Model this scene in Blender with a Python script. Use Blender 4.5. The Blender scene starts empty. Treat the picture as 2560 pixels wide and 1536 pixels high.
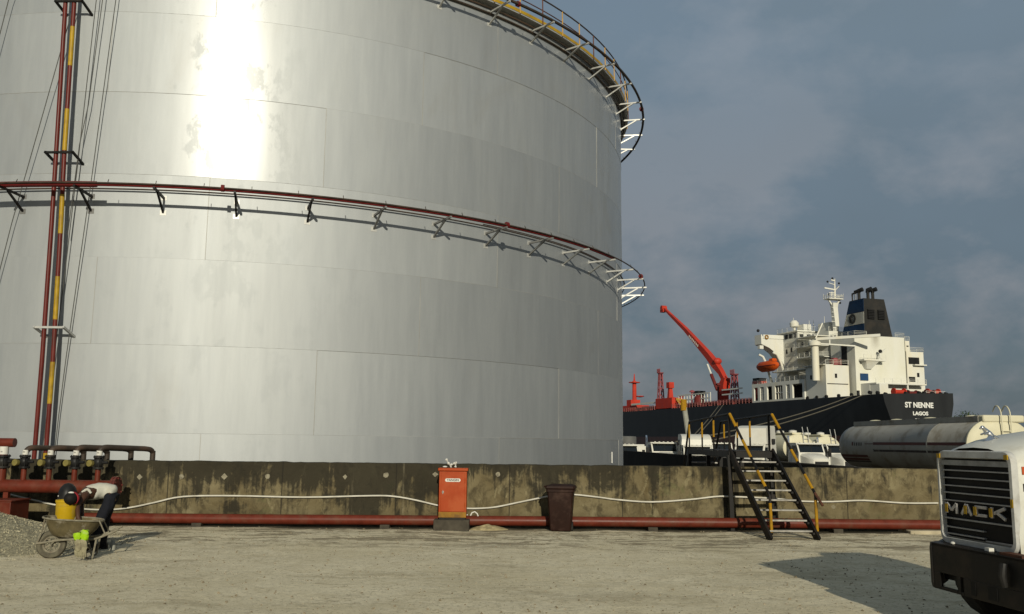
import bpy, math, random
from mathutils import Vector, Matrix, noise
random.seed(7)
sc = bpy.context.scene
COL = sc.collection
R_ = math.radians
V = Vector
# ------------------------------------------------------------------ camera figures (solved from the tank's plate seams)
F_PX, PITCH, ROLL, EYE = 2267.0, R_(8.49), R_(.64), 1.8
def ray(px, py):
    x, y = (px - 1280) / F_PX, -(py - 768) / F_PX
    c, s = math.cos(ROLL), math.sin(ROLL); x, y = c*x - s*y, s*x + c*y
    c, s = math.cos(PITCH), math.sin(PITCH)
    return V((x, c - s*y, s + c*y))
def at(px, py, Y):
    d = ray(px, py); return V((0, 0, EYE)) + d * (Y / d.y)
def on_ground(px, py, z=0.0):
    d = ray(px, py); return V((0, 0, EYE)) + d * ((z - EYE) / d.z)

# ------------------------------------------------------------------ mesh builder
class MB:
    def __init__(s, M=None): s.v = []; s.f = []; s.M = M; s.mi = []; s.cur = 0
    def add(s, vs, fs):
        o = len(s.v)
        s.v += [(s.M @ V(p)) if s.M else V(p) for p in vs]
        s.f += [tuple(i + o for i in f) for f in fs]; s.mi += [s.cur] * len(fs)
        return s
    def box(s, x0, x1, y0, y1, z0, z1):
        return s.add([(x0,y0,z0),(x1,y0,z0),(x1,y1,z0),(x0,y1,z0),(x0,y0,z1),(x1,y0,z1),(x1,y1,z1),(x0,y1,z1)],
                     [(0,3,2,1),(4,5,6,7),(0,1,5,4),(1,2,6,5),(2,3,7,6),(3,0,4,7)])
    def hexa(s, p):   # 8 corners, bottom ring then top ring
        return s.add(p, [(0,3,2,1),(4,5,6,7),(0,1,5,4),(1,2,6,5),(2,3,7,6),(3,0,4,7)])
    def bar(s, p, q, w, h=None, up=(0,0,1)):
        h = h or w; p, q, up = V(p), V(q), V(up); d = (q - p).normalized()
        if abs(d.dot(up)) > .98: up = V((0,1,0)) if abs(d.y) < .9 else V((1,0,0))
        a = d.cross(up).normalized() * w/2; b = a.cross(d).normalized() * h/2
        return s.hexa([p-a-b, p+a-b, q+a-b, q-a-b, p-a+b, p+a+b, q+a+b, q-a+b])
    def tube(s, pts, r, n=8, closed=False, caps=True):
        pts = [V(p) for p in pts]; m = len(pts)
        rr = r if isinstance(r, (list, tuple)) else [r] * m
        tans = []
        for i in range(m):
            a = pts[(i-1) % m] if (closed or i > 0) else pts[i]; b = pts[(i+1) % m] if (closed or i < m-1) else pts[i]
            tans.append((b - a).normalized())
        t0 = tans[0]; ref = V((0,0,1)) if abs(t0.z) < .9 else V((1,0,0))
        nrm = t0.cross(ref).normalized(); vs = []
        for i in range(m):
            t = tans[i]; nrm = (nrm - t * nrm.dot(t)).normalized(); bn = t.cross(nrm)
            for k in range(n):
                a = 2*math.pi*k/n; vs.append(pts[i] + (nrm*math.cos(a) + bn*math.sin(a)) * rr[i])
        fs = []
        for i in range(m if closed else m-1):
            j = (i+1) % m
            for k in range(n): fs.append((i*n+k, i*n+(k+1) % n, j*n+(k+1) % n, j*n+k))
        if caps and not closed:
            fs.append(tuple(range(n-1, -1, -1))); fs.append(tuple((m-1)*n+k for k in range(n)))
        return s.add(vs, fs)
    def cyl(s, p, q, r, n=16, r2=None): return s.tube([p, q], [r, r if r2 is None else r2], n)
    def lathe(s, prof, c=(0,0,0), ax=(0,0,1), n=24):
        ax = V(ax).normalized(); ref = V((0,0,1)) if abs(ax.z) < .9 else V((1,0,0))
        a = ax.cross(ref).normalized(); b = ax.cross(a); c = V(c); vs = []; fs = []
        for r, z in prof:
            for k in range(n):
                t = 2*math.pi*k/n; vs.append(c + ax*z + (a*math.cos(t) + b*math.sin(t))*r)
        m = len(prof)
        for i in range(m-1):
            for k in range(n): fs.append((i*n+k, i*n+(k+1) % n, (i+1)*n+(k+1) % n, (i+1)*n+k))
        if prof[0] != prof[-1] and prof[0][0] > 1e-5: fs.append(tuple(range(n-1,-1,-1)))
        if prof[0] != prof[-1] and prof[-1][0] > 1e-5: fs.append(tuple((m-1)*n+k for k in range(n)))
        return s.add(vs, fs)
    def prism(s, poly, y0, y1):   # poly in xz, extruded along y
        n = len(poly)
        return s.add([(x,y0,z) for x,z in poly] + [(x,y1,z) for x,z in poly],
                     [tuple(range(n)), tuple(range(2*n-1,n-1,-1))] + [(i,i+n,(i+1)%n+n,(i+1)%n) for i in range(n)])
    def prism_z(s, poly, z0, z1):
        n = len(poly)
        return s.add([(x,y,z0) for x,y in poly] + [(x,y,z1) for x,y in poly],
                     [tuple(range(n-1,-1,-1)), tuple(range(n,2*n))] + [(i,(i+1)%n,(i+1)%n+n,i+n) for i in range(n)])
    def loft(s, rings, caps=True, close=True):
        n = len(rings[0]); vs = [p for r in rings for p in r]; fs = []
        for i in range(len(rings)-1):
            for k in range(n if close else n-1): fs.append((i*n+k, i*n+(k+1)%n, (i+1)*n+(k+1)%n, (i+1)*n+k))
        if caps: fs.append(tuple(range(n-1,-1,-1))); fs.append(tuple((len(rings)-1)*n+k for k in range(n)))
        return s.add(vs, fs)
    def ball(s, c, r, n=12, m=8):
        r = V(r) if not isinstance(r, (int, float)) else V((r, r, r)); c = V(c); vs = [c+V((0,0,-r.z))]; fs = []
        for i in range(1, m):
            p = -math.pi/2 + math.pi*i/m
            for k in range(n):
                t = 2*math.pi*k/n; vs.append(c + V((r.x*math.cos(p)*math.cos(t), r.y*math.cos(p)*math.sin(t), r.z*math.sin(p))))
        vs.append(c+V((0,0,r.z))); L = len(vs)-1
        for k in range(n):
            fs.append((0, 1+(k+1)%n, 1+k)); fs.append((L, 1+(m-2)*n+k, 1+(m-2)*n+(k+1)%n))
        for i in range(m-2):
            for k in range(n): fs.append((1+i*n+k, 1+i*n+(k+1)%n, 1+(i+1)*n+(k+1)%n, 1+(i+1)*n+k))
        return s.add(vs, fs)
    def build(s, name, mats, parent=None, smooth=True, bevel=0, angle=35):
        me = bpy.data.meshes.new(name); me.from_pydata([tuple(p) for p in s.v], [], s.f)
        mats = mats if isinstance(mats, (list, tuple)) else [mats]
        for m in mats: me.materials.append(m)
        for p, i in zip(me.polygons, s.mi): p.material_index = i
        if smooth:
            me.shade_smooth()
            me.set_sharp_from_angle(angle=R_(angle))
        me.update()
        o = bpy.data.objects.new(name, me); COL.objects.link(o)
        if parent: o.parent = parent
        if bevel:
            b = o.modifiers.new('bevel', 'BEVEL'); b.width = bevel; b.segments = 2; b.limit_method = 'ANGLE'; b.angle_limit = R_(40)
        return o
def tag(o, label=None, cat=None, group=None, kind=None):
    if label: o['label'] = label
    if cat: o['category'] = cat
    if group: o['group'] = group
    if kind: o['kind'] = kind
    return o
def thing(name, label, cat, loc=(0,0,0), rz=0, group=None):
    o = bpy.data.objects.new(name, None); COL.objects.link(o); o.empty_display_size = .2
    o.location = loc; o.rotation_euler = (0,0,rz); return tag(o, label, cat, group)
def copy_tree(o, parent=None):
    c = o.copy(); COL.objects.link(c); c.parent = parent
    for ch in [x for x in bpy.data.objects if x.parent == o and x != c]: copy_tree(ch, c)
    return c
def text_obj(name, s, size, mat, M, parent=None, ext=.004, align='CENTER', bold=0.0, sx=1.0):
    cu = bpy.data.curves.new(name, 'FONT'); cu.body = s; cu.size = size; cu.extrude = ext; cu.align_x = align; cu.align_y = 'CENTER'; cu.offset = bold
    cu.resolution_u = 3
    t = bpy.data.objects.new(name + '_tmp', cu); COL.objects.link(t)
    dg = bpy.context.evaluated_depsgraph_get(); me = bpy.data.meshes.new_from_object(t.evaluated_get(dg))
    bpy.data.objects.remove(t); me.name = name
    me.transform(M @ Matrix.Diagonal((sx,1,1,1))); me.materials.clear(); me.materials.append(mat)
    o = bpy.data.objects.new(name, me); COL.objects.link(o)
    if parent: o.parent = parent
    return o
def frame(o, x, y, z=None):   # matrix with given origin and x,y axes
    x = V(x).normalized(); y = V(y).normalized(); z = x.cross(y) if z is None else V(z)
    m = Matrix((x, y, z)).transposed().to_4x4(); m.translation = V(o); return m

# ------------------------------------------------------------------ materials
class NT:
    def __init__(s, name):
        s.m = bpy.data.materials.new(name); s.m.use_nodes = True; s.t = s.m.node_tree; s.n = s.t.nodes; s.n.clear()
        s.out = s.n.new('ShaderNodeOutputMaterial'); s.b = s.n.new('ShaderNodeBsdfPrincipled'); s.l(s.b.outputs[0], s.out.inputs[0])
        s.tc = s.n.new('ShaderNodeTexCoord')
    def l(s, a, b): s.t.links.new(a, b)
    def mapping(s, scale=(1,1,1), loc=(0,0,0), src=None):
        m = s.n.new('ShaderNodeMapping'); m.inputs['Scale'].default_value = scale; m.inputs['Location'].default_value = loc
        s.l(src or s.tc.outputs['Object'], m.inputs[0]); return m.outputs[0]
    def noise(s, scale, detail=4, rough=.55, vec=None, dist=0):
        n = s.n.new('ShaderNodeTexNoise'); n.inputs['Scale'].default_value = scale; n.inputs['Detail'].default_value = detail
        n.inputs['Roughness'].default_value = rough; n.inputs['Distortion'].default_value = dist
        s.l(vec or s.tc.outputs['Object'], n.inputs['Vector']); return n.outputs[0]
    def ramp(s, f, stops):
        r = s.n.new('ShaderNodeValToRGB'); e = r.color_ramp.elements
        while len(e) < len(stops): e.new(.5)
        for i, (p, c) in enumerate(stops):
            e[i].position = p; e[i].color = (c, c, c, 1) if isinstance(c, (int, float)) else (*c, 1)
        s.l(f, r.inputs[0]); return r.outputs[0]
    def mix(s, f, a, b, mode='MIX'):
        m = s.n.new('ShaderNodeMix'); m.data_type = 'RGBA'; m.blend_type = mode
        for i, x in ((0, f), (6, a), (7, b)):
            if isinstance(x, (int, float)): m.inputs[i].default_value = x if i == 0 else (x, x, x, 1)
            elif isinstance(x, tuple): m.inputs[i].default_value = (*x, 1)
            else: s.l(x, m.inputs[i])
        return m.outputs[2]
    def math(s, op, a, b=0, clamp=False):
        m = s.n.new('ShaderNodeMath'); m.operation = op; m.use_clamp = clamp
        for i, x in ((0, a), (1, b)):
            if isinstance(x, (int, float)): m.inputs[i].default_value = x
            else: s.l(x, m.inputs[i])
        return m.outputs[0]
    def xyz(s, src=None):
        x = s.n.new('ShaderNodeSeparateXYZ'); s.l(src or s.tc.outputs['Object'], x.inputs[0]); return x.outputs
    def bump(s, h, strength=.3, dist=.02):
        b = s.n.new('ShaderNodeBump'); b.inputs['Strength'].default_value = strength; b.inputs['Distance'].default_value = dist
        s.l(h, b.inputs['Height']); s.l(b.outputs[0], s.b.inputs['Normal'])
    def set(s, col=None, rough=None, metal=None, spec=None):
        for k, x in (('Base Color', col), ('Roughness', rough), ('Metallic', metal), ('Specular IOR Level', spec)):
            if x is None: continue
            if isinstance(x, tuple): s.b.inputs[k].default_value = (*x, 1)
            elif isinstance(x, (int, float)): s.b.inputs[k].default_value = x
            else: s.l(x, s.b.inputs[k])
        return s.m
def paint(name, col, rough=.5, metal=0.0, var=.18, scale=4, dirt=None, damt=.35, dscale=2.0, bump=0.0, streak=1.0, spec=.15):
    col = tuple(x*.87 for x in col); dirt = tuple(x*.87 for x in dirt) if dirt else None
    t = NT(name); vec = t.mapping((1, 1, streak))
    n1 = t.noise(scale, 5, .6, vec)
    c = t.mix(t.ramp(n1, [(.3, 0), (.7, 1)]), tuple(x*(1-var) for x in col), tuple(min(1, x*(1+var)) for x in col))
    if dirt:
        n2 = t.noise(dscale, 7, .65, t.mapping((1,1,streak), (3.1,1.7,.4)))
        c = t.mix(t.math('MULTIPLY', t.ramp(n2, [(.50, 0), (.66, 1)]), damt), c, dirt)
    t.set(c, t.ramp(n1, [(.2, max(.05, rough-.08)), (.8, min(1, rough+.08))]), metal, spec)
    if bump: t.bump(t.noise(scale*8, 4, .6), bump, .01)
    return t.m
M = {}
M['red_pipe'] = paint('red_oxide_paint', (.105,.020,.0105), .42, var=.2, scale=6, dirt=(.10,.05,.03), damt=.5, dscale=3, bump=.1)
M['riser_red'] = paint('riser_red_paint', (.10,.016,.012), .38, var=.2, scale=3, dirt=(.07,.025,.02), damt=.5, dscale=1.2)
M['ring_red'] = paint('ring_main_red_paint', (.11,.012,.012), .4, var=.2, scale=2)
M['yellow_band'] = paint('yellow_band_paint', (.33,.21,.015), .42, var=.15, scale=5, dirt=(.16,.09,.02), damt=.6, dscale=3)
M['yellow_rail'] = paint('yellow_handrail_paint', (.31,.165,.007), .45, var=.15, scale=6, dirt=(.12,.07,.02), damt=.6, dscale=5)
M['black_steel'] = paint('black_painted_steel', (.007,.0065,.006), .5, var=.3, scale=6, dirt=(.05,.033,.022), damt=.3, dscale=3, bump=.1)
M['dark_pipe'] = paint('dark_pipe_paint', (.040,.031,.024), .5, var=.3, scale=5, dirt=(.10,.06,.04), damt=.5)
M['brown_rust'] = paint('rusty_steel', (.09,.035,.02), .75, var=.35, scale=8, dirt=(.03,.02,.015), damt=.6, bump=.2)
M['galv'] = paint('aluminium_painted_bracket', (.42,.42,.40), .45, .35, var=.12, scale=5)
M['tread'] = paint('worn_steel_tread', (.28,.27,.245), .42, .55, var=.25, scale=9, dirt=(.12,.10,.08), damt=.5, dscale=6)
M['white'] = paint('white_truck_paint', (.52,.52,.47), .38, var=.06, scale=2, dirt=(.36,.32,.24), damt=.5, dscale=3.2)
M['white_far'] = paint('white_yard_truck_paint', (.55,.54,.48), .4, var=.06, scale=1.5, dirt=(.5,.45,.36), damt=.4, dscale=.9)
M['sticker'] = paint('white_sticker', (.55,.54,.49), .5, var=.05, scale=10)
M['rubber'] = paint('tyre_rubber', (.016,.015,.014), .8, var=.3, scale=9, dirt=(.07,.06,.045), damt=.4, bump=.2)
M['glass'] = paint('dark_windscreen_glass', (.006,.008,.009), .08, var=.2, scale=1, spec=.6)
M['chrome'] = paint('chrome', (.8,.8,.8), .12, 1.0, var=.05)
M['black'] = paint('black_plastic', (.012,.012,.012), .45, var=.3, scale=5, dirt=(.05,.045,.035), damt=.3)
M['orange'] = paint('orange_cabinet_paint', (.285,.038,.0035), .42, var=.08, scale=3, dirt=(.38,.10,.03), damt=.35, dscale=2.2, bump=.03)
M['ochre'] = paint('ochre_worn_base', (.22,.11,.012), .6, var=.25, scale=7, dirt=(.10,.05,.02), damt=.7, dscale=5)
M['bin'] = paint('maroon_bin_plastic', (.016,.0055,.003), .6, var=.2, scale=4, dirt=(.10,.06,.045), damt=.3, dscale=3)
M['conduit'] = paint('white_plastic_conduit', (.50,.48,.41), .5, var=.12, scale=5, dirt=(.3,.27,.2), damt=.4)
M['plinth'] = paint('stained_concrete_plinth', (.055,.048,.036), .9, var=.35, scale=7, dirt=(.03,.028,.024), damt=.7, bump=.4)
M['bucket'] = paint('yellow_bucket_plastic', (.40,.26,.008), .4, var=.1, scale=5, dirt=(.30,.22,.06), damt=.5, dscale=6)
M['barrow'] = paint('muddy_barrow_steel', (.10,.082,.042), .75, var=.35, scale=7, dirt=(.34,.31,.24), damt=.75, dscale=5, bump=.3)
M['barrow_frame'] = paint('muddy_barrow_tube', (.18,.165,.12), .7, var=.3, scale=12, dirt=(.12,.09,.06), damt=.6, dscale=8, bump=.2)
M['mud_tyre'] = paint('muddy_tyre', (.10,.092,.065), .9, var=.35, scale=10, dirt=(.06,.05,.04), damt=.6, dscale=6, bump=.4)
M['skin'] = paint('dark_skin', (.055,.026,.015), .45, var=.12, scale=9)
M['shirt'] = paint('white_vest_cotton', (.44,.43,.37), .85, var=.1, scale=9, dirt=(.36,.34,.27), damt=.5, dscale=6, bump=.3)
M['trousers'] = paint('dark_navy_cloth', (.008,.009,.013), .85, var=.3, scale=9, bump=.3)
M['boot'] = paint('black_rubber_boot', (.008,.0075,.007), .5, var=.3, scale=9, dirt=(.10,.09,.07), damt=.4, dscale=7)
M['hair'] = paint('black_hair', (.008,.007,.006), .7, var=.3, scale=20)
M['redcloth'] = paint('crimson_headband', (.20,.015,.02), .8, var=.2, scale=9)
M['hivis'] = paint('lime_glove_fabric', (.27,.47,.01), .7, var=.12, scale=14, dirt=(.36,.36,.2), damt=.6, dscale=14)
M['glove'] = paint('muddy_glove_fabric', (.24,.22,.14), .9, var=.25, scale=18, dirt=(.12,.10,.07), damt=.7, dscale=14)
M['ship_white'] = paint('ship_white_paint', (.59,.585,.52), .5, var=.05, scale=.25, dirt=(.62,.54,.34), damt=.4, dscale=.18, streak=.35)
M['ship_dark'] = paint('ship_dark_opening', (.012,.012,.012), .6, var=.3, scale=1)
M['ship_red'] = paint('ship_red_paint', (.40,.035,.018), .5, var=.15, scale=.3, dirt=(.25,.03,.02), damt=.4, dscale=.2)
M['ship_maroon'] = paint('ship_deck_red', (.12,.02,.017), .6, var=.2, scale=.3, dirt=(.08,.02,.02), damt=.4, dscale=.2)
M['ship_pink'] = paint('ship_faded_red_rail', (.33,.13,.115), .6, var=.15, scale=.5)
M['ship_lattice'] = paint('ship_faded_red_mast', (.24,.06,.065), .6, var=.15, scale=.5)
M['ship_blue'] = paint('funnel_blue', (.016,.046,.11), .5, var=.12, scale=.3)
M['ship_funnel'] = paint('funnel_black', (.020,.020,.019), .6, var=.15, scale=.3, dirt=(.05,.04,.03), damt=.4, dscale=.3)
M['lifeboat'] = paint('lifeboat_orange', (.45,.065,.008), .45, var=.1, scale=.8, dirt=(.45,.06,.01), damt=.3, dscale=.7)
M['rope'] = paint('mooring_rope', (.11,.10,.075), .9, var=.2, scale=3)
M['cable'] = paint('thin_dark_cable', (.07,.07,.065), .6, var=.2, scale=2)
M['tanker_grey'] = paint('tanker_grey_paint', (.35,.335,.29), .45, var=.1, scale=1.2, dirt=(.17,.135,.08), damt=.7, dscale=1.1)
M['tanker_cream'] = paint('tanker_cream_paint', (.54,.51,.37), .5, var=.08, scale=1.5, dirt=(.5,.42,.2), damt=.35, dscale=1.2)
M['tanker_stripe'] = paint('tanker_faded_dark_stripe', (.055,.045,.04), .6, var=.3, scale=2, dirt=(.2,.18,.14), damt=.5, dscale=3)
M['tanker_rust'] = paint('tanker_dark_red_stripe', (.11,.04,.03), .5, var=.2, scale=2)
M['mast_grey'] = paint('mast_grey_paint', (.26,.26,.22), .6, var=.15, scale=2)
M['letters_white'] = paint('white_lettering', (.62,.62,.58), .6, var=.06, scale=1)
M['letters_black'] = paint('black_lettering', (.02,.02,.02), .6, var=.1, scale=5)
M['headlamp'] = paint('headlamp_glass', (.32,.33,.28), .12, var=.1, scale=8)
M['grille_black'] = paint('grille_shadow_black', (.004,.004,.004), .6, var=.3, scale=8)
M['amber'] = paint('amber_reflector', (.36,.22,.012), .35, var=.15, scale=20)
M['stripe_orange'] = paint('orange_stripe', (.36,.06,.01), .45, var=.08)
M['stripe_black'] = paint('black_stripe', (.02,.02,.02), .5, var=.12)
M['foliage'] = paint('dark_foliage', (.035,.055,.022), .8, var=.45, scale=1.2)
M['bark'] = paint('bark', (.08,.06,.045), .9, var=.3, scale=4)
M['ball_paint'] = paint('brass_gauge', (.16,.135,.04), .6, 0, var=.2, scale=12)

# aluminium paint of the tank: patchy gloss, faint vertical rolling marks, dull stains
def tank_paint():
    t = NT('aluminium_tank_paint'); o = t.xyz()
    att = t.n.new('ShaderNodeAttribute'); att.attribute_name = 'plate'; pl = att.outputs['Fac']
    ang = t.math('ARCTAN2', o[0], t.math('MULTIPLY', o[1], -1))
    comb = t.n.new('ShaderNodeCombineXYZ'); t.l(t.math('MULTIPLY', ang, 14.5), comb.inputs[0]); t.l(o[2], comb.inputs[1]); t.l(pl, comb.inputs[2])
    uv = comb.outputs[0]
    roll = t.noise(1, 5, .65, t.mapping((1.1, .10, 5), src=uv))
    fine = t.noise(1, 4, .6, t.mapping((5, .5, 5), src=uv))
    blot = t.noise(.55, 7, .62, t.mapping((1, .55, 3), (4.2,0,0), src=uv), .6)
    base = t.mix(t.ramp(roll, [(.3, 0), (.7, 1)]), (.262,.278,.288), (.308,.324,.330))
    base = t.mix(.4, base, t.mix(t.ramp(fine, [(.3,0),(.7,1)]), (.255,.270,.278), (.332,.348,.352)))
    base = t.mix(t.math('MULTIPLY', t.ramp(blot, [(.6, 0), (.7, 1)]), .18), base, (.235,.23,.21))
    base = t.mix(1.0, base, t.ramp(pl, [(0, .91), (1, 1.0)]), 'MULTIPLY')
    upper = t.math('GREATER_THAN', o[2], 8.21)
    r = t.math('ADD', t.ramp(roll, [(.25, .56), (.75, .64)]), t.math('MULTIPLY', pl, .03))
    t.set(base, r, .62)
    # the glossier top coat: patchy and worn, duller on the lower courses
    patch = t.math('MULTIPLY', t.ramp(t.math('ADD', t.math('MULTIPLY', t.noise(1, 7, .62, t.mapping((.9, .55, 3), (7.3,1.1,0), src=uv), .5), .62), t.math('MULTIPLY', t.noise(1, 6, .65, t.mapping((3.2, 1.7, 3), (2.2,5.1,0), src=uv), .3), .38)), [(.430, .30), (.470, 1)]), 1)
    cw_ = t.math('MULTIPLY', t.math('ADD', .28, t.math('MULTIPLY', upper, .26)), patch)
    t.l(cw_, t.b.inputs['Coat Weight']); cr_ = t.math('ADD', .46, t.math('MULTIPLY', upper, -.225)); t.l(cr_, t.b.inputs['Coat Roughness']); t.b.inputs['Coat IOR'].default_value = 1.6
    t.bump(t.noise(1, 3, .5, t.mapping((.35, .2, 3), src=uv)), .05, .04)
    return t.m
M['tank'] = tank_paint()
M['weld'] = paint('tank_weld_bead', (.30,.30,.285), .6, .4, var=.2, scale=1)

# mould-streaked concrete
def wall_mat(name):
    t = NT(name); o = t.xyz()
    big = t.noise(.8, 7, .68, t.mapping((1,1,1.1), (1.3,0,.6)), .4)
    mid = t.noise(3.2, 7, .72, t.mapping((1,1,.75), (4,0,2)), .5)
    base = t.mix(t.ramp(big, [(.34, 0), (.66, 1)]), (.088,.067,.031), (.172,.145,.082))
    base = t.mix(t.ramp(mid, [(.48, 0), (.62, .85)]), base, (.050,.040,.021))
    base = t.mix(t.ramp(t.noise(4.5, 6, .7, t.mapping((1,1,.6), (9,3,1)), .4), [(.57, 0), (.64, .75)]), base, (.20,.172,.098))
    base = t.mix(t.ramp(t.noise(1.6, 5, .7, t.mapping((1,1,1), (2,7,5)), .6), [(.60, 0), (.70, .5)]), base, (.10,.11,.045))
    # black run-off streaks from the coping, heavier and longer towards the left
    st = t.noise(1, 5, .65, t.mapping((2.0, 2.0, .12), (2,0,0)), .25)
    st2 = t.noise(1, 6, .72, t.mapping((6.5, 6.5, .30), (5,0,0)), .3)
    h = t.math('DIVIDE', o[2], 1.33)
    left = t.math('MULTIPLY', t.math('SUBTRACT', .6, o[0]), .09)
    left = t.math('MINIMUM', t.math('MAXIMUM', left, -.40), .34)
    n3 = t.noise(1.3, 7, .72, t.mapping((1,1,.8), (7,1,3)), .6)
    k = t.math('ADD', t.math('ADD', t.math('MULTIPLY', t.math('SUBTRACT', st, .5), 3.6), t.math('MULTIPLY', t.math('SUBTRACT', st2, .5), 2.0)), t.math('MULTIPLY', t.math('SUBTRACT', n3, .5), 4.0))
    k = t.math('ADD', k, t.math('ADD', t.math('MULTIPLY', t.math('SUBTRACT', h, .55), 1.35), left))
    k = t.math('MULTIPLY', t.math('ADD', k, .16), 2.2, True)
    base = t.mix(t.math('MULTIPLY', k, .88), base, (.017,.0155,.0105))
    # joints of the shuttering
    fr = t.math('FRACT', t.math('ADD', t.math('MULTIPLY', o[0], .41), t.math('MULTIPLY', st2, .02)))
    base = t.mix(t.math('MULTIPLY', t.math('LESS_THAN', fr, .010), .75), base, (.016,.014,.010))
    # pale scraped runs
    pale = t.noise(1, 5, .7, t.mapping((3.2, 3.2, .22), (11,0,0)), .3)
    base = t.mix(t.math('MULTIPLY', t.ramp(pale, [(.62, 0), (.70, .65)]), t.ramp(mid, [(.35, 1), (.6, .1)])), base, (.21,.185,.12))
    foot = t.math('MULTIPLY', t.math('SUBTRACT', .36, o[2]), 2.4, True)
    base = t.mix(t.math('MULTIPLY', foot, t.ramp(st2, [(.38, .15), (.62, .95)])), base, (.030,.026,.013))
    vo = t.n.new('ShaderNodeTexVoronoi'); vo.inputs['Scale'].default_value = 1.35; t.l(t.mapping((1,1,1.0), (.3,.2,.45)), vo.inputs['Vector'])
    pt = t.math('MULTIPLY', t.ramp(t.math('ADD', vo.outputs['Distance'], t.math('MULTIPLY', t.noise(11, 5, .7), .16)), [(.13, 1), (.155, 0)]), .75)
    base = t.mix(pt, base, (.20,.18,.125))
    base = t.mix(1.0, base, .87, 'MULTIPLY')
    t.set(base, .92, 0, .2)
    t.bump(t.math('ADD', t.noise(14, 6, .7), mid), .6, .02)
    return t.m
M['wall'] = wall_mat('weathered_bund_concrete')
M['wall_dark'] = paint('shaded_weathered_concrete', (.028,.025,.019), .95, var=.5, scale=1.2, dirt=(.02,.018,.015), damt=.8, dscale=.8, bump=.3)  # shade on the side wall is put into this darker concrete colour

def ground_mat():
    t = NT('compacted_laterite_gravel'); o = t.xyz()
    base = t.mix(t.ramp(t.noise(.45, 7, .65, None, .5), [(.33, 0), (.67, 1)]), (.51,.450,.305), (.61,.55,.40))
    base = t.mix(t.ramp(t.noise(2.2, 8, .72, None, .4), [(.45, 0), (.68, .75)]), base, (.44,.38,.25))
    base = t.mix(t.ramp(t.noise(9, 6, .75), [(.52, 0), (.68, .55)]), base, (.32,.275,.185))
    # vehicle scuffs: broken, mostly along the wall
    sc_ = t.math('ADD', t.math('MULTIPLY', t.noise(1, 3, .6, t.mapping((.5, 1.1, 1), (2.7,.3,0)), 1.0), .55), t.math('MULTIPLY', t.noise(7, 7, .75), .45))
    base = t.mix(t.ramp(sc_, [(.53, 0), (.60, .6)]), base, (.33,.28,.18))
    band = t.n.new('ShaderNodeMapRange'); t.l(o[1], band.inputs[0])
    for i, x in ((1, 15.2), (2, 16.8), (3, 0), (4, 1)): band.inputs[i].default_value = x
    sc2 = t.math('ADD', t.math('MULTIPLY', t.noise(1, 3, .6, t.mapping((.8, 2.4, 1), (6,.1,0)), .8), .6), t.math('MULTIPLY', t.noise(4.5, 7, .75), .4))
    base = t.mix(t.math('MULTIPLY', band.outputs[0], t.ramp(sc2, [(.485, 0), (.545, .85)])), base, (.17,.14,.088))
    pale = t.noise(1.4, 7, .7, t.mapping((1, 1.5, 1), (1,4,0)), .6)
    base = t.mix(t.ramp(pale, [(.60, 0), (.74, .4)]), base, (.62,.57,.42))
    sp = t.noise(13, 6, .74); cl = t.ramp(t.noise(.9, 5, .65), [(.42, .25), (.6, 1)]); base = t.mix(t.math('MULTIPLY', cl, t.ramp(sp, [(.54, 0), (.61, .9)])), base, (.25,.215,.145))
    sp3 = t.noise(30, 3, .6); base = t.mix(t.ramp(sp3, [(.63, 0), (.68, .85)]), base, (.10,.082,.055))
    sp2 = t.noise(48, 3, .6); base = t.mix(t.ramp(sp2, [(.60, 0), (.70, .6)]), base, (.66,.61,.47))
    ft = t.math('MULTIPLY', t.math('SUBTRACT', t.math('ADD', o[1], t.math('MULTIPLY', t.noise(1.6, 6, .7), .5)), t.math('ADD', 19.50, t.math('MULTIPLY', o[0], .016))), 9, True)  # dark strip at wall foot: pipe's shade and damp dirt painted into the ground
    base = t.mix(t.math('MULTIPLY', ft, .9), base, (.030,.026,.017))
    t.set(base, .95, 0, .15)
    hh = t.math('ADD', t.math('MULTIPLY', t.noise(34, 5, .7), .6), t.math('ADD', t.math('MULTIPLY', sc2, .5), t.math('MULTIPLY', t.noise(7, 6, .7), 1.0)))
    t.bump(hh, .8, .03)
    return t.m
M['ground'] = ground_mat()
M['gravel'] = paint('grey_gravel_stone', (.30,.275,.185), .9, var=.6, scale=16, dirt=(.12,.10,.065), damt=.7, dscale=22, bump=1.0)
M['pebble'] = paint('brown_pebble', (.20,.165,.105), .9, var=.4, scale=3, dirt=(.36,.33,.26), damt=.8, dscale=2)
def hull_mat():
    t = NT('ship_hull_paint'); o = t.xyz()
    blk = t.mix(t.ramp(t.noise(.25, 6, .6, t.mapping((1,1,.25))), [(.35,0),(.7,1)]), (.005,.0058,.0065), (.011,.0125,.0135))
    red = t.mix(t.ramp(t.noise(.3, 5, .6), [(.35,0),(.7,1)]), (.040,.020,.017), (.065,.032,.028))
    f = t.math('LESS_THAN', o[2], t.math('ADD', 4.2, t.math('MULTIPLY', t.noise(.2), .3)))
    t.set(t.mix(f, blk, red), .55, 0, .35); return t.m
M['hull'] = hull_mat()
def water_mat():
    t = NT('river_water'); t.set((.03,.04,.04), .12, 0, .5); t.bump(t.noise(.6, 5, .6), .3, .2); return t.m
M['water'] = water_mat()

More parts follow.
